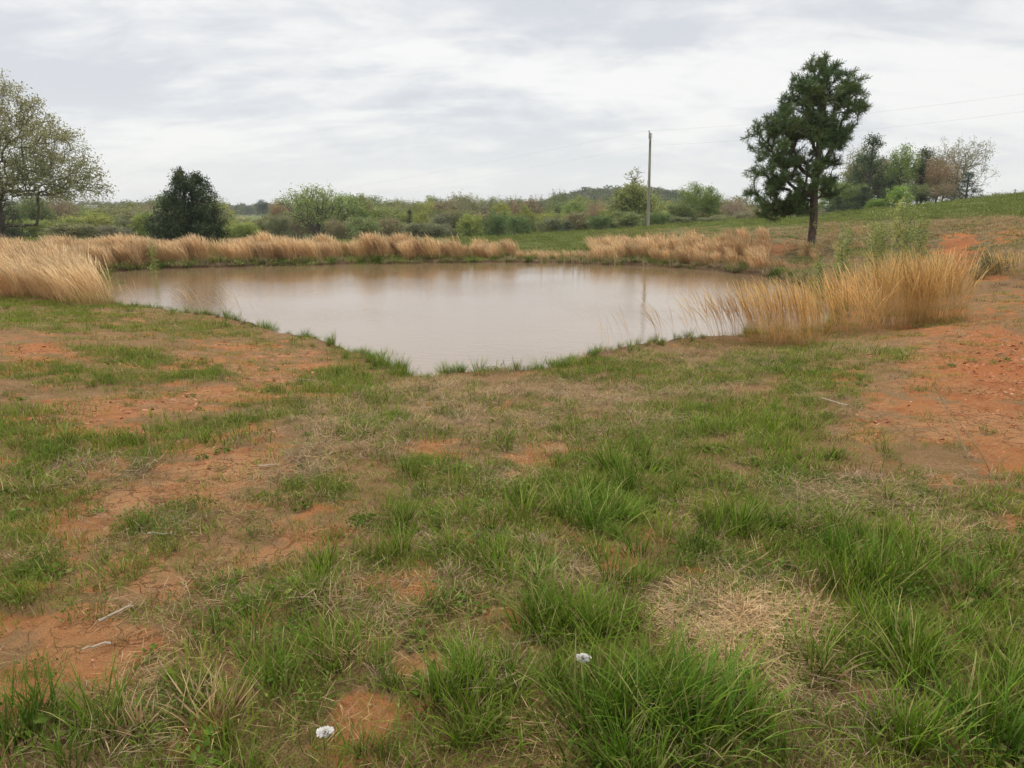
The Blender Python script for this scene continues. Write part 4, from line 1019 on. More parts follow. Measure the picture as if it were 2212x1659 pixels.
farmhouse(200, 459, 420., 7, 'tiny white farm building far off below the oak branch tips')
farmhouse(622, 458, 420., 9, 'tiny white farm building far off left of the round open tree')

# ================================================================== grass sources
gr = np.random.default_rng(99)
def disc(n, rad, r, pw=.5):
    a = r.uniform(0, 6.283, n); q = rad * r.uniform(0, 1, n) ** pw
    return np.stack([np.cos(a) * q, np.sin(a) * q, np.full(n, -.01)], 1), a, q
def src_patch(mat, n, rad, h0, h1, w, lean=(.1, .8), curl=(.2, .9), seg=3, r=gr):
    b, a, q = disc(n, rad, r)
    p = blades(n, r, b, r.uniform(h0, h1, n), w * r.uniform(.6, 1.2, n), r.uniform(*lean, n), r.uniform(*curl, n), None, seg)
    return source(mesh_np('grass_patch', p[0], p[1], [mat], p[2]))
def src_tuft(mat, n, rad, h0, h1, w, lean=(.05, .6), curl=(.2, 1.0), seg=4, r=gr, mesh=False):
    b, a, q = disc(n, rad, r, .7)
    p = blades(n, r, b, r.uniform(h0, h1, n), w * r.uniform(.6, 1.2, n), lean[0] + (lean[1] - lean[0]) * (q / rad) * r.uniform(.4, 1.3, n), r.uniform(*curl, n), a + r.normal(size=n) * 1.1, seg)
    me = mesh_np('grass_tuft', p[0], p[1], [mat], p[2])
    return me if mesh else source(me)
def src_mat(mat, n, rad, l0, l1, w, r=gr, z=.03, seg=3):
    """flattened straw: long blades lying almost level"""
    b, a, q = disc(n, rad, r); b[:, 2] = r.uniform(0, z, n)
    p = blades(n, r, b, r.uniform(l0, l1, n), w * r.uniform(.6, 1.2, n), r.uniform(1.15, 1.6, n), r.uniform(-.1, .35, n), None, seg)
    return source(mesh_np('straw_mat', p[0], p[1], [mat], p[2]))
def src_weed(n, rad, h, s, r=gr):
    b, a, q = disc(n, rad, r); b[:, 2] = r.uniform(.01, h, n) * (1 - .5 * q / rad)
    lv = quads(n, r, b, s, .8, .7)
    st = blades(n // 2, r, np.concatenate([b[:n // 2, :2] * .6, np.zeros((n // 2, 1))], 1), h * .8, .0018, .2, .2, None, 2)
    v, f, at = merge([lv, st]); return source(mesh_np('weed', v, f, [M_weed], at))

def zone(r0, r1, dens, az=52, seed=0):
    r = np.random.default_rng(seed + 1000)
    A = R(az) * (r1 * r1 - r0 * r0); n = int(A * dens)
    q = np.sqrt(r.uniform(r0 * r0, r1 * r1, n)); a = r.uniform(-R(az), R(az), n)
    return q * np.sin(a), q * np.cos(a), r
def lay(name, zones, prob, srcs, label, smin=.75, smax=1.3, tilt=.1, zoff=0.0, mind=.12):
    PX_, RT, SC, ID = [], [], [], []
    for (r0, r1, dens, sm, sid) in zones:
        x, y, r = zone(r0, r1, dens, seed=int(r0 * 100 + dens * 10 + len(name)))
        d = shore_dist(x, y); k = d > mind; x, y, d = x[k], y[k], d[k]
        z = height(x, y)
        cv = cover(x, y, z); px, py = proj(x, y, z)
        pr = prob(x, y, cv, px, py, d)
        k = r.uniform(0, 1, len(x)) < pr
        x, y, z, pr = x[k], y[k], z[k], pr[k]; n = len(x)
        rt = np.stack([r.normal(size=n) * tilt, r.normal(size=n) * tilt, r.uniform(0, 6.283, n)], 1)
        PX_.append(np.stack([x, y, z + zoff], 1)); RT.append(rt); SC.append(r.uniform(smin, smax, n) * sm * (.75 + .35 * np.clip(pr, 0, 1)))
        ID.append(np.array(sid)[r.integers(0, len(sid), n)])
    return scatter(name, np.concatenate(PX_), np.concatenate(RT), np.concatenate(SC), np.concatenate(ID), srcs, label=label)

S_short = [src_patch(M_grass, 60, .13, .03, .085, .0035) for _ in range(3)] + [src_patch(M_grass, 90, .24, .04, .10, .006, seg=2) for _ in range(3)] + [src_patch(M_field, 190, .9, .05, .12, .022, seg=2) for _ in range(3)]
lay('short_grass', [(1.2, 5, 90, 1, (0, 1, 2)), (5, 12, 42, 1.1, (0, 1, 2, 3)), (12, 27, 14, 1.0, (3, 4, 5))],
    lambda x, y, c, px, py, d: np.clip(c[1] * 1.0 + .14 * (1 - c[0]) + .09, 0, 1) * np.where(np.hypot(x, y) > 24, .6, 1), S_short, 'short green grass growing in patches on the clay')
lay('field_grass', [(26, 60, 2.6, 1, (6, 7, 8)), (60, 125, .7, 1.5, (6, 7, 8))],
    lambda x, y, c, px, py, d: np.clip(1 - c[0] * 1.1, .0, 1) * np.where((px < 1400) | (py < 485 - (px - 1700) * .035), .9, .35), S_short, 'green field grass on the rise behind the pond')
S_med = [src_tuft(M_lush, 46, .05, .09, .20, .0045) for _ in range(3)] + [src_tuft(M_lush, 60, .07, .16, .32, .0055) for _ in range(3)] + [src_tuft(M_grass, 50, .07, .10, .22, .005) for _ in range(2)] + [src_tuft(M_dark, 50, .08, .08, .2, .006), src_tuft(M_greydry, 46, .08, .08, .2, .006)]
lay('lush_grass', [(1.2, 4, 40, 1, (0, 1, 2, 6, 7)), (4, 11, 11, 1.0, (0, 1, 2, 6, 7)), (11, 26, 1.3, 1.1, (0, 1, 2))],
    lambda x, y, c, px, py, d: np.clip(c[1] * .55 + c[2] * .6 - .08, 0, 1), S_med, 'medium green grass tufts between the straw')
lay('tall_grass', [(1.2, 4.5, 18, .72, (3, 4, 5)), (4.5, 9, 10, .78, (3, 4, 5))],
    lambda x, y, c, px, py, d: np.clip(c[2] * 1.0, 0, 1), S_med, 'tall arching green grass in the foreground', .7, 1.25, .15)
S_dry = [src_mat(M_dry, 52, .13, .04, .12, .0026) for _ in range(3)] + [src_mat(M_greydry, 56, .14, .04, .13, .0026) for _ in range(3)] + \
        [src_tuft(M_dry, 34, .05, .06, .15, .0035, curl=(.3, 1.9)) for _ in range(3)] + [src_tuft(M_greydry, 34, .06, .05, .13, .004, curl=(.8, 2.6)) for _ in range(2)]
lay('flattened_straw', [(1.2, 5, 80, 1, (0, 1, 2, 3, 4, 5)), (5, 12, 34, 1.1, (0, 1, 2, 3, 4, 5)), (12, 24, 8, 1.4, (0, 1, 3, 4))],
    lambda x, y, c, px, py, d: np.clip(c[3] * .8 + .22, 0, 1) * (1 - .45 * c[0]), S_dry, 'flattened dead straw lying on the soil', zoff=.004)
lay('dry_grass', [(1.2, 5, 16, 1, (6, 7, 8, 9, 10)), (5, 12, 17, 1.15, (6, 7, 8, 9, 10)), (12, 27, 4, 1.5, (6, 7, 8, 9, 10))],
    lambda x, y, c, px, py, d: np.clip(c[3] * .9 + .05, 0, 1) * (1 - .6 * c[0]), S_dry, 'curled dead grass standing in small bunches', .7, 1.3, .2)
lay('bank_straw', [(20, 62, 12, 1.9, (6, 7, 8, 6, 7, 8, 9, 10))],
    lambda x, y, c, px, py, d: np.clip(c[3] * .8 + .35, 0, 1) * (((px > 1480) & (py > 487 - (px - 1800) * .04 + 8 * np.sin(px * .02))) | ((px > 1300) & (px < 1620) & (py > 492) & (py < 518) & (fbm(x * .3, y * .3, 91) > .5))) * np.where(c[0] > .5, .25, 1), S_dry, 'dead grass on the bank around the pine', .7, 1.4, .2)
S_weed = [src_weed(90, .08, .05, .005) for _ in range(2)] + [src_weed(130, .12, .09, .007) for _ in range(2)] + [src_weed(26, .07, .05, .016) for _ in range(2)]
lay('small_weeds', [(1.2, 5, 36, 1, (0, 1, 2, 3, 4, 5)), (5, 11, 12, 1.0, (2, 3, 4))],
    lambda x, y, c, px, py, d: np.clip(c[1] * .7 + .12, 0, 1), S_weed, 'tiny leaved weeds low between the grass')
# moisture loving grass along the waterline
lay('shore_grass', [(8, 19, 34, .75, (0, 1, 2, 3))],
    lambda x, y, c, px, py, d: sstep(.75, .15, d) * sstep(.35, .55, fbm(x * 1.8, y * 1.8, 66)) * np.where(px < 1650, 1, .5), S_med, 'fine green grass along the near waterline', .6, 1.5, mind=-.16)
lay('far_shore_grass', [(17, 38, 13, 1.6, (8, 9, 8, 9, 6))],
    lambda x, y, c, px, py, d: sstep(1.0, .2, d) * np.where(y > 21, 1, .2), S_med, 'dark green growth along the foot of the far bank', mind=-.02)

# pebbles and clay crumbs
def src_stone(s, r):
    v = np.array([[-1, -.8, -.4], [1, -.7, -.4], [.9, .8, -.4], [-.8, .9, -.4], [-.7, -.5, .35], [.7, -.6, .3], [.6, .6, .4], [-.6, .6, .25]]) * s * (1 + r.normal(size=(8, 3)) * .2)
    f = np.array([[3, 2, 1, 0], [4, 5, 6, 7], [0, 1, 5, 4], [1, 2, 6, 5], [2, 3, 7, 6], [3, 0, 4, 7]])
    return source(mesh_np('pebble', v * np.array([1, .8, .55]), [f], [M_stone]))
M_stone, nt = new_mat('red_clay_stone')
oi = N(nt, 'ShaderNodeObjectInfo').outputs['Random']
c = mixc(nt, maprange(nt, oi, .5, 1), (.42, .15, .06), (.50, .27, .15)); c = mixc(nt, maprange(nt, math_n(nt, 'FRACT', math_n(nt, 'MULTIPLY', oi, 9.3)), .5, 1), c, (.25, .09, .045))
d = N(nt, 'ShaderNodeBsdfPrincipled'); L(nt, c, d.inputs[0]); d.inputs['Roughness'].default_value = .9
o_ = N(nt, 'ShaderNodeOutputMaterial'); L(nt, d.outputs[0], o_.inputs[0])
S_st = [src_stone(.012, gr) for _ in range(4)]
lay('clay_gravel', [(1.2, 5, 160, .55, (0, 1, 2, 3)), (5, 14, 90, 1.1, (0, 1, 2, 3)), (14, 30, 12, 2.6, (0, 1, 2, 3)), (6, 14, 60, 1.9, (0, 1, 2, 3))],
    lambda x, y, c, px, py, d: c[0] * np.where((px > 1900), .25 + 1.0 * np.exp(-((px - 2190) / 120) ** 2 - ((py - 790) / 75) ** 2) + .4 * (py < 620), .9), S_st, 'red clay crumbs and small stones on the bare soil', .4, 1.5, .5)

# ================================================================== broomsedge
WIND = math.pi
def head(s): return .30 + .0 * s + np.where(s > .45, .95 * np.sin(np.clip((s - .45) / .55, 0, 1) * math.pi * .92) , 0)
def broom(n, rad, h0, h1, w, r, mat=None, lean=(.02, .30), curl=(.25, .95), spread=.6, seg=6, leaf=True, az=WIND):
    b, a, q = disc(n, rad, r); 
    h = r.uniform(h0, h1, n)
    p = blades(n, r, b, h, w * r.uniform(.6, 1.3, n), r.uniform(*lean, n), r.uniform(*curl, n), az + r.normal(size=n) * spread, seg, head=head)
    parts = [p]
    if leaf:
        m = n // 2; b2, a2, _ = disc(m, rad * 1.1, r)
        parts.append(blades(m, r, b2, r.uniform(.3, .65, m) * h1, w * .6, r.uniform(.05, .5, m), r.uniform(.3, 1.5, m), np.where(r.uniform(0, 1, m) < .6, az + r.normal(size=m) * .8, a2), 4))
    return merge(parts)
S_br = []
for i in range(8):
    v, f, a = broom(110, .28, .75, 1.15, .016, gr); S_br.append(source(mesh_np('broomsedge', v, f, [M_broom], a)))
for i in range(3):
    v, f, a = broom(60, .25, .45, .8, .014, gr, curl=(.5, 1.2)); S_br.append(source(mesh_np('broomsedge', v, f, [M_broom], a)))
def along_shore(px0, px1, py_lo, dens, dmin, dmax, r):
    """random land points within a distance band of the shore, between two picture columns"""
    mn = SH.min(0) - 12; mx = SH.max(0) + 12
    n = int((mx[0] - mn[0]) * (mx[1] - mn[1]) * dens)
    x = r.uniform(mn[0], mx[0], n); y = r.uniform(mn[1], mx[1], n)
    d = shore_dist(x, y); px, py = proj(x, y, np.full(n, -.5))
    k = (d > dmin) & (d < dmax) & (px > px0) & (px < px1) & py_lo(px, py, x, y)
    return x[k], y[k], d[k], px[k]
def broom_band(name, label, x, y, scale, idx, r, zrot=.25):
    z = height(x, y); n = len(x)
    rt = np.stack([r.normal(size=n) * .06, r.normal(size=n) * .06, r.normal(size=n) * zrot], 1)
    return scatter(name, np.stack([x, y, z - .02], 1), rt, scale, idx, S_br, label=label)
r2 = np.random.default_rng(4)
x, y, d, px = along_shore(-260, 1120, lambda px, py, x, y: y > 24.5, 9, .45, 2.9, r2)
keep = r2.uniform(0, 1, len(x)) < sstep(.34, .50, fbm(x * .9, y * .9, 71, 3)) * np.where(px > 990, .55, 1) * np.where((px > 905) & (px < 935), .2, 1)
x, y, px = x[keep], y[keep], px[keep]
broom_band('broomsedge_band', 'long band of wind bent tan broomsedge along the far left bank', x, y, (.58 + .80 * fbm(x * .8, y * .8, 72, 2)) * np.where(px > 1000, .85, 1) * np.where(px > 1060, .85, 1), r2.integers(0, 8, len(x)), r2)
x, y, d, px = along_shore(1280, 1660, lambda px, py, x, y: y > 22, 7, .5, 7.5, r2)
py_ = proj(x, y, height(x, y, False))[1]
keep = (r2.uniform(0, 1, len(x)) < sstep(.22, .42, fbm(x * .7, y * .7, 73, 3)) * .9) & (py_ > 508 + (1500 - px) * .10) & (py_ < 585) & ~((px > 1540) & (py_ < 548) & (r2.uniform(0, 1, len(x)) < .75))
x, y = x[keep], y[keep]
broom_band('broomsedge_band', 'tan broomsedge drift on the rise below the utility pole', x, y, r2.uniform(.5, .85, len(x)), r2.integers(0, 11, len(x)), r2)
x, y, d, px = along_shore(1120, 1300, lambda px, py, x, y: y > 24, 4.5, .3, 2.6, r2)
broom_band('broomsedge_band', 'thin scattered broomsedge at the middle of the far bank', x, y, r2.uniform(.45, .75, len(x)), r2.integers(8, 11, len(x)), r2)
x, y, d, px = along_shore(1560, 1900, lambda px, py, x, y: y > 19.5, 3.5, .3, 4.5, r2)
keep = r2.uniform(0, 1, len(x)) < sstep(.42, .6, fbm(x * .7, y * .7, 74, 3)); x, y = x[keep], y[keep]
broom_band('broomsedge_band', 'thin tan broomsedge scattered below the pine on the right bank', x, y, r2.uniform(.4, .75, len(x)), r2.integers(8, 11, len(x)), r2)
# left shore between the near clump and the far bank, beyond the frame too
x = r2.uniform(-25, -11, 1400); y = r2.uniform(16.5, 31, 1400); d = shore_dist(x, y); px, py = proj(x, y, np.full(1400, -.4))
keep = (d > .1) & (d < 7) & (py < 640 + px * .07) & (r2.uniform(0, 1, 1400) < .55 * sstep(.25, .45, fbm(x * .8, y * .8, 75, 3)))
x, y = x[keep], y[keep]
broom_band('broomsedge_band', 'dense tan broomsedge filling the left shore of the pond', x, y, .75 + .4 * fbm(x * .7, y * .7, 76, 2), r2.integers(0, 8, len(x)), r2)

def clump(px, py, n, rad, hpx, label, mat=M_broom, w=.010, lean=(.02, .3), curl=(.2, .9), spread=.35, leaf=True, group='broomsedge clumps on the near shore', wide=1.0):
    gx, gy, gz = ground_at(px, py)
    h = hpx / F * math.hypot(gy, EYE) * 1.03
    v, f, a = broom(n, rad, h * .72, h * 1.12, w, gr, lean=lean, curl=curl, spread=spread, leaf=leaf)
    v = v * np.array([wide, 1, 1])
    o = link('broomsedge_clump', mesh_np('broomsedge_clump', v, f, [mat], a), None, (gx, gy, gz)); o.rotation_euler = (0, 0, gr.uniform(-.15, .15))
    return tag(o, label, 'grass clump', group)
clump(40, 634, 260, .55, 92, 'tan broomsedge clump at the left edge above the short grass', wide=1.6)
clump(120, 648, 300, .60, 100, 'broad tan broomsedge clump second from the left edge on the near shore', wide=1.6)
clump(190, 658, 260, .50, 96, 'tan broomsedge clump at the left corner of the water', wide=1.3)
clump(222, 662, 30, .28, 92, 'thin arching broomsedge stems leaning over the left corner of the water', leaf=False, curl=(.8, 1.5))
clump(262, 664, 14, .4, 60, 'few short broomsedge stems right of the left corner clump', leaf=False)
clump(425, 690, 14, .35, 74, 'loose broomsedge stems on the left near shore', leaf=False, curl=(.3, 1.0), w=.008)
clump(490, 700, 26, .40, 84, 'arching broomsedge clump in the middle of the left near shore', leaf=False, curl=(.4, 1.2), w=.008)
clump(540, 712, 8, .30, 80, 'last few broomsedge stems before the cove on the left', leaf=False, curl=(.5, 1.3), w=.008)
clump(1315, 764, 7, .14, 84, 'small broomsedge tuft farthest left on the right near shore', leaf=False, curl=(.2, .7), w=.007)
clump(1368, 757, 7, .18, 104, 'sparse broomsedge stems just left of the pole reflection', leaf=False, curl=(.3, 1.2), w=.007)
clump(1430, 748, 22, .16, 106, 'slim broomsedge clump beside the pole reflection', leaf=False, curl=(.35, 1.1), w=.008)
clump(1478, 742, 12, .25, 92, 'thin broomsedge stems between the slim clump and the dense stand', leaf=False, curl=(.2, .9), w=.007)
clump(1545, 738, 80, .34, 116, 'left wing of the dense broomsedge stand on the right near shore', leaf=False, curl=(.15, .8), wide=1.3, w=.009)
clump(1600, 738, 120, .36, 118, 'reddish stemmed broomsedge clump against the open water', leaf=False, curl=(.15, .7), wide=1.2, w=.009)
clump(1660, 744, 190, .36, 126, 'thick upright broomsedge clump with a small green weed', M_broomg, curl=(.1, .6), wide=1.1)
clump(1730, 744, 200, .36, 130, 'tall upright golden broomsedge clump mid way along the right stand', M_broomg, curl=(.1, .5))
clump(1790, 722, 160, .38, 104, 'golden broomsedge clump in front of the last strip of water', M_broomg, curl=(.1, .8))
clump(1700, 700, 150, .5, 96, 'golden broomsedge behind the upright clumps at the right end of the water', M_broomg, curl=(.1, .7), wide=1.3)
clump(1790, 680, 170, .6, 92, 'golden broomsedge filling the corner right of the last water', M_broomg, curl=(.1, .7), wide=1.4)
clump(1850, 712, 150, .45, 128, 'tall golden broomsedge clump just left of the biggest one', M_broomg, curl=(.2, .9), spread=.9)
clump(1945, 706, 360, .55, 162, 'biggest golden broomsedge clump, left half', M_broomg, curl=(.1, .9), spread=1.6, wide=1.1, w=.009)
clump(2025, 700, 360, .50, 156, 'biggest golden broomsedge clump, right half', M_broomg, curl=(.1, .9), spread=1.6, wide=1.0, w=.009)
clump(1900, 672, 160, .6, 105, 'golden broomsedge behind the biggest clump towards the pine', M_broomg, curl=(.1, .9), spread=1.0)
clump(1985, 650, 160, .7, 95, 'golden broomsedge running up behind the biggest clump', M_broomg, curl=(.1, .9), spread=1.0)
clump(2195, 600, 120, .6, 60, 'short rusty grass clump on the red clay mound at the right edge', M_broomg, spread=1.5)
# dead reeds standing in the water under the middle of the far bank
n = 60; rx = r2.uniform(1165, 1345, n); pts = np.array([on_plane(a, b, WATER) for a, b in zip(rx, r2.uniform(569, 577, n))]); pts[:, 2] -= .1
p = blades(n, r2, pts, r2.uniform(.35, .95, n), .016, r2.uniform(0, .08, n), r2.uniform(0, .15, n), None, 3, head=lambda s: 1 - .4 * s)
tag(link('dead_reeds', mesh_np('dead_reeds', p[0], p[1], [M_greydry], p[2])), 'pale dead reed stalks standing in the water at the far shore', kind='stuff')

# ================================================================== saplings and shrubs
def shrub(px, base, ytop, hw, Y, n, label, col, stems=5, name='willow_sapling', leaf=9, ls=.034, cat='sapling', bark=M_twig, spread=.06):
    a = np.array(P(px, base, Y)); g = hz1(a[0], Y); top = P(px, ytop, Y)[2] - g; w = hw * Y / F / cp
    m = n; s = gr.uniform(0, 1, m); st = gr.integers(0, stems, m)
    an = gr.uniform(0, 6.283, stems); rd = gr.uniform(.3, 1, stems) * w; th = gr.uniform(.75, 1.0, stems) * top
    z = th[st] * (.12 + .88 * s)
    pts = np.stack([np.cos(an[st]) * rd[st] * (z / top) ** .8, np.sin(an[st]) * rd[st] * (z / top) ** .8, z], 1) + gr.normal(size=(m, 3)) * np.array([.22, .22, .08]) * w
    trunk = np.array([[0, 0, -.05], [0, 0, .06]])
    wood, crown = tree_meshes('sapling', pts, trunk, gr, leaf_cards(leaf, spread, ls, .1, .5), (bark, M_leaf), bf=.15, step=.2, r_tip=.0022, power=.42, bend=.3, cfreq=2.5)
    put_tree(name, wood, crown, (a[0], Y, g), label, None, col, cat=cat)
LIME = (.22, .25, .075)
shrub(1945, 600, 412, 42, 20.5, 260, 'tallest pale green willow sapling behind the golden grass', LIME, 7)
shrub(1885, 590, 452, 44, 21.5, 240, 'wide pale green willow sapling left of the tallest one', LIME, 8)
shrub(1812, 590, 480, 32, 22.5, 150, 'small pale green sapling just right of the pine trunk', LIME, 5)
shrub(1985, 585, 440, 26, 22, 110, 'thin sapling with brown stems on the right of the willow group', (.17, .20, .05), 4)
shrub(1757, 548, 480, 7, 29.5, 16, 'slender leafy shoot right in front of the pine trunk', LIME, 2)
shrub(1772, 640, 545, 22, 17.5, 70, 'yellow green shoots at the right end of the water', (.17, .2, .05), 5)
shrub(330, 584, 512, 13, 28.5, 60, 'small yellow green shrub growing in the far left grass band', (.19, .22, .05), 4)
shrub(2150, 606, 548, 42, 18.5, 260, 'dark olive scrub bush on the red clay mound', (.075, .09, .03), 9, 'scrub_bush', 8, .022, 'bush', M_bark)
shrub(2110, 604, 575, 18, 18.2, 80, 'small olive weed bush at the left foot of the clay mound', (.10, .11, .04), 6, 'scrub_bush', 8, .02, 'bush', M_bark)
shrub(1660, 722, 665, 6, 13.6, 24, 'little dark green weed stalk among the upright broomsedge', (.06, .10, .03), 2, 'weed_stalk', 6, .016, 'weed')

# ================================================================== single tufts that stand out
def tuft_at(px, py, mat, n, rad, h, w, label, lean=(.1, .9), curl=(.2, .9), name='grass_tuft', cat='grass tuft', group=None):
    x, y, z = ground_at(px, py)
    me = src_tuft(mat, n, rad, h * .45, h, w, lean, curl, 5, gr, True)
    o = link(name, me, None, (x, y, z)); return tag(o, label, cat, group)
tuft_at(1330, 1600, M_dark, 190, .22, .36, .0065, 'big dark green tuft at the bottom just left of the middle right', curl=(.3, 1.2))
tuft_at(1490, 1590, M_dark, 200, .20, .38, .0065, 'largest dark green tuft at the bottom below the straw mat', curl=(.2, 1.0))
tuft_at(1410, 1500, M_lush, 150, .18, .34, .006, 'tall green tuft touching the left edge of the straw mat', curl=(.3, 1.1))
tuft_at(1890, 1275, M_dark, 120, .13, .42, .006, 'dark spiky tuft with long stems right above the straw mat', lean=(.05, .8), curl=(.0, .35))
tuft_at(1840, 1262, M_lush, 90, .12, .30, .005, 'green tuft left of the dark spiky one')
tuft_at(1225, 1370, M_lush, 170, .16, .30, .006, 'vivid green rounded tuft with straw behind it left of the straw mat', curl=(.3, 1.0))
tuft_at(1200, 1285, M_dry, 60, .09, .20, .006, 'bunch of tan cut stubble behind the vivid green tuft', curl=(.0, .7), name='straw_tuft')
tuft_at(455, 1550, M_dry, 100, .10, .20, .006, 'spiky tan stubble tuft at the lower left', lean=(.2, 1.0), curl=(.0, .6), name='straw_tuft')
tuft_at(300, 1575, M_dry, 50, .07, .17, .006, 'smaller tan stubble tuft left of the spiky one', lean=(.1, .7), curl=(.0, .7), name='straw_tuft')
tuft_at(1480, 855, M_dry, 90, .10, .20, .004, 'round brown dead bunch right of the grey patch', curl=(.8, 1.8), name='straw_tuft')
tuft_at(660, 1225, M_dry, 40, .05, .14, .005, 'upright tan stubble beside the bare clay at left', lean=(.05, .4), curl=(0, .3), name='straw_tuft')
tuft_at(1385, 1020, M_lush, 120, .14, .26, .005, 'vivid green tuft at the top of the lush strip')
tuft_at(1500, 925, M_lush, 110, .18, .18, .005, 'low bright green tuft right of the grey patch')
tuft_at(1290, 1130, M_lush, 150, .20, .30, .0055, 'broad leaning green tuft in the middle of the lush strip', curl=(.3, 1.2))
tuft_at(700, 1255, M_grass, 130, .14, .15, .005, 'fresh green tuft right of the bare clay strip')
tuft_at(75, 950, M_grass, 170, .30, .14, .006, 'dense green patch at the left edge')
tuft_at(300, 965, M_grass, 110, .22, .12, .005, 'small green patch right of the dense one at the left')
tuft_at(1170, 1190, M_greydry, 90, .10, .14, .004, 'grey brown dead bunch left of the lush strip', curl=(.8, 2.2), name='straw_tuft')
tuft_at(1960, 1610, M_lush, 150, .16, .24, .007, 'light green broad bladed tuft at the bottom right')
tuft_at(2170, 1640, M_dark, 160, .20, .36, .0065, 'dark green tuft in the bottom right corner', curl=(.3, 1.2))
tuft_at(40, 1610, M_dark, 140, .18, .26, .005, 'dark green tuft in the bottom left corner')
tuft_at(1000, 1560, M_lush, 140, .18, .28, .005, 'green tuft at the bottom between the two white flowers')
tuft_at(865, 812, M_grass, 120, .16, .16, .004, 'grass island standing in the water of the cove')
tuft_at(855, 790, M_dry, 40, .16, .06, .004, 'flat dead raft of grass behind the island in the cove', name='straw_tuft')
tuft_at(1040, 812, M_grass, 110, .12, .18, .004, 'upright green shore tuft right of the cove')
tuft_at(720, 762, M_grass, 110, .16, .20, .004, 'upright green shore tuft left of the cove')
tuft_at(2090, 1290, M_lush, 90, .14, .26, .005, 'green tuft right of the dark spiky one')

# the straw mat
x, y, z = ground_at(1600, 1360)
n = 4200
aa = gr.uniform(0, 6.283, n); q = gr.uniform(0, 1, n) ** .6
b = np.stack([np.cos(aa) * q * (.31 + .07 * np.sin(aa * 3)), np.sin(aa) * q * (.42 + .10 * np.cos(aa * 2 + 1)), .012 + .045 * (1 - q) * gr.uniform(0, 1, n)], 1)
b[:, 0] += b[:, 1] * .35
p = blades(n, gr, b, gr.uniform(.04, .14, n), .0024, gr.uniform(1.46, 1.60, n), gr.uniform(-.08, .06, n), None, 3, head=lambda s: 1 - .2 * s)
g_ = height(b[:, 0] + x, b[:, 1] + y) - z
p[0][:, 2] += np.repeat(g_, 8)
tag(link('straw_mat', mesh_np('straw_mat', p[0], p[1], [M_dry], p[2]), None, (x, y, z)), 'matted patch of pale tan straw lying in the foreground grass', kind='stuff')

# white seed heads
def seed_head(px, py, h, label):
    a = (px - CX) / F; b = (CY - py) / F
    gx, gy, gz = ground_at(px, py + 95)
    dy = cp + b * sp; dz = -sp + b * cp; k = gy / dy
    tipz = EYE + dz * k - gz
    e = empty('white_flower', (a * k, gy, hz1(a * k, gy)), label, 'flower')
    tipz = EYE + dz * k - e.location.z
    v, f, at = blades(1, gr, [[0, 0, 0]], tipz, .004, .0, .02, np.array([0.]), 5, head=lambda s: 1 + 0 * s)
    link('stalk', mesh_np('stalk', v, f, [M_lush], at), e)
    d = gr.normal(size=(90, 3)); d /= np.linalg.norm(d, axis=1)[:, None]; d[:, 2] = np.abs(d[:, 2]) * .7; d *= np.array([1.15, .9, .6])
    c0 = np.array([[0, 0, tipz]]) + d * .004; c1 = np.array([[0, 0, tipz]]) + d * .019 * gr.uniform(.8, 1.2, (90, 1))
    fr = frustums(c0, c1, np.full(90, .0006), np.full(90, .0042), 4)
    link('seed_fluff', mesh_np('seed_fluff', fr[0], fr[1], [M_white]), e)
seed_head(1260, 1422, .12, 'white fluffy flower head beside the largest dark tuft')
seed_head(703, 1582, .12, 'white fluffy flower head low at the bottom left of middle')

# long dry stalks and sticks
def stalk(x0, y0, x1, y1, dY, r0, label, mat=M_dry, name='dry_stalk', cat='stalk', seeds=0):
    a = np.array(ground_at(x0, y0)); b = P(x1, y1, a[1] + dY)
    mid = (a + b) / 2 + np.array([.0, 0, .04]); s = np.linspace(0, 1, 9)[:, None]
    pts = (1 - s) ** 2 * a + 2 * s * (1 - s) * mid + s * s * b - a
    rr = r0 * (1 - .6 * s[:, 0])
    parts = [frustums(pts[:-1], pts[1:], rr[:-1], rr[1:], 5)]
    if seeds:
        t = gr.uniform(.6, 1, seeds); i = (t * 8).astype(int).clip(0, 7)
        c = pts[i] + gr.normal(size=(seeds, 3)) * .01; parts.append(quads(seeds, gr, c, .010, 0, .4))
    v, f, at = merge(parts); at['t'][:] = .85; tag(link(name, mesh_np(name, v, f, [mat], at), None, tuple(a)), label, cat)
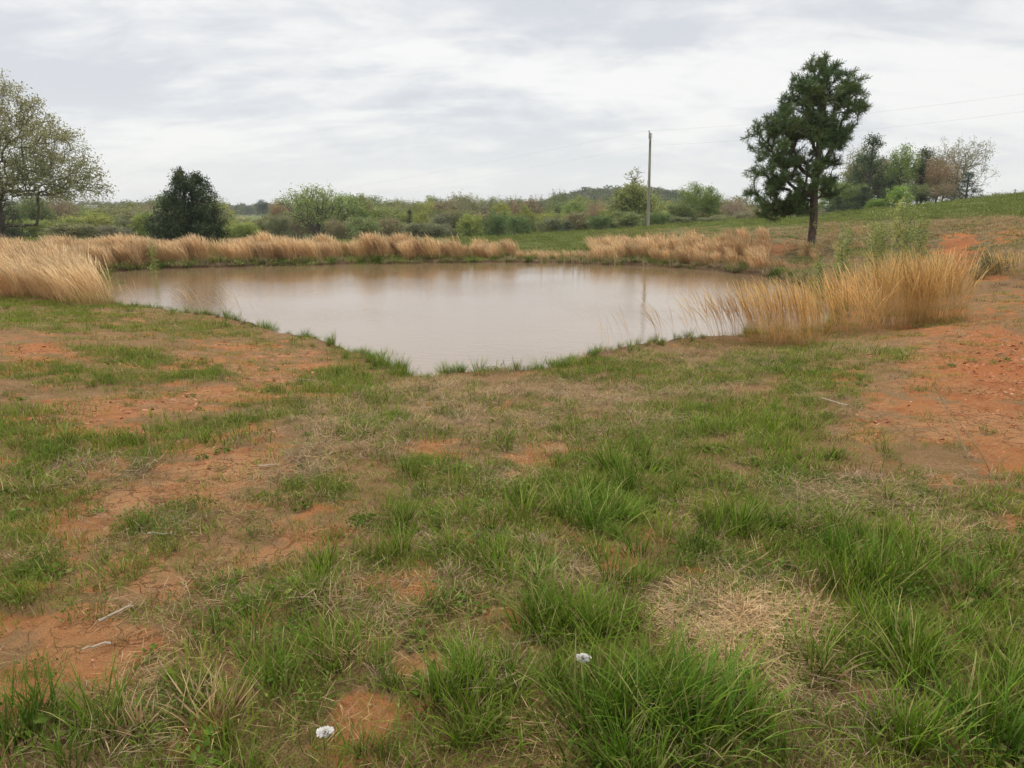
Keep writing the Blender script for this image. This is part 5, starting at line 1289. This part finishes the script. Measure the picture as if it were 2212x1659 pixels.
def stick(x0, y0, x1, y1, r0, label):
    a = np.array(ground_at(x0, y0)); b = np.array(ground_at(x1, y1)); a[2] += r0 + .012; b[2] += r0 + .03
    s = np.linspace(0, 1, 6)[:, None]; pts = a + (b - a) * s + gr.normal(size=(6, 3)) * .0025 - a
    rr = np.linspace(r0, r0 * .5, 6)
    v, f, at = frustums(pts[:-1], pts[1:], rr[:-1], rr[1:], 6); tag(link('stick', mesh_np('stick', v, f, [M_stick], at), None, tuple(a)), label, 'stick')
stalk(2094, 1000, 2014, 826, .25, .0055, 'long pale dry stalk leaning left over the red clay', seeds=20)
stalk(2135, 1010, 2060, 900, .1, .0045, 'second dry stalk right of the longest one', seeds=14)
stalk(2140, 1030, 2105, 960, -.1, .003, 'short dry stalk at the right of the leaning pair')
stalk(2120, 1045, 2180, 985, .0, .004, 'broken dry stalk bent to the right near the right edge')
stalk(1600, 1140, 1588, 1085, .05, .002, 'thin dry stalk rising from the grass right of the lush strip')
stalk(1113, 812, 1106, 768, .1, .004, 'thin brown stalk standing at the cove waterline', M_greydry)
stick(637, 824, 682, 829, .009, 'white bleached stick lying left of the cove')
stick(215, 1352, 292, 1325, .006, 'pale twig lying on the bare clay at the left')
stick(320, 1160, 380, 1172, .005, 'thin pale twig left of the middle clay patch')
stick(560, 1012, 600, 1016, .007, 'short pale twig on the diagonal clay strip')
stick(240, 1400, 180, 1425, .005, 'second twig on the bare clay nearer the bottom left')
stick(1830, 880, 1770, 868, .008, 'grey twig lying in the grass right of the green tufts')

# ------------------------------------------------------------------ haze: one closed box of thin even air
hv = box(2400, 1700, 32, -6, 0, 760)
hm, nt = new_mat('thin_haze')
pv = N(nt, 'ShaderNodeVolumePrincipled'); pv.inputs['Color'].default_value = (.86, .90, .95, 1); pv.inputs['Density'].default_value = .00026
pv.inputs['Anisotropy'].default_value = 0.2
ho = N(nt, 'ShaderNodeOutputMaterial'); L(nt, pv.outputs[0], ho.inputs['Volume'])
tag(link('haze', mesh_np('haze', hv[0], hv[1], [hm])), kind='stuff')
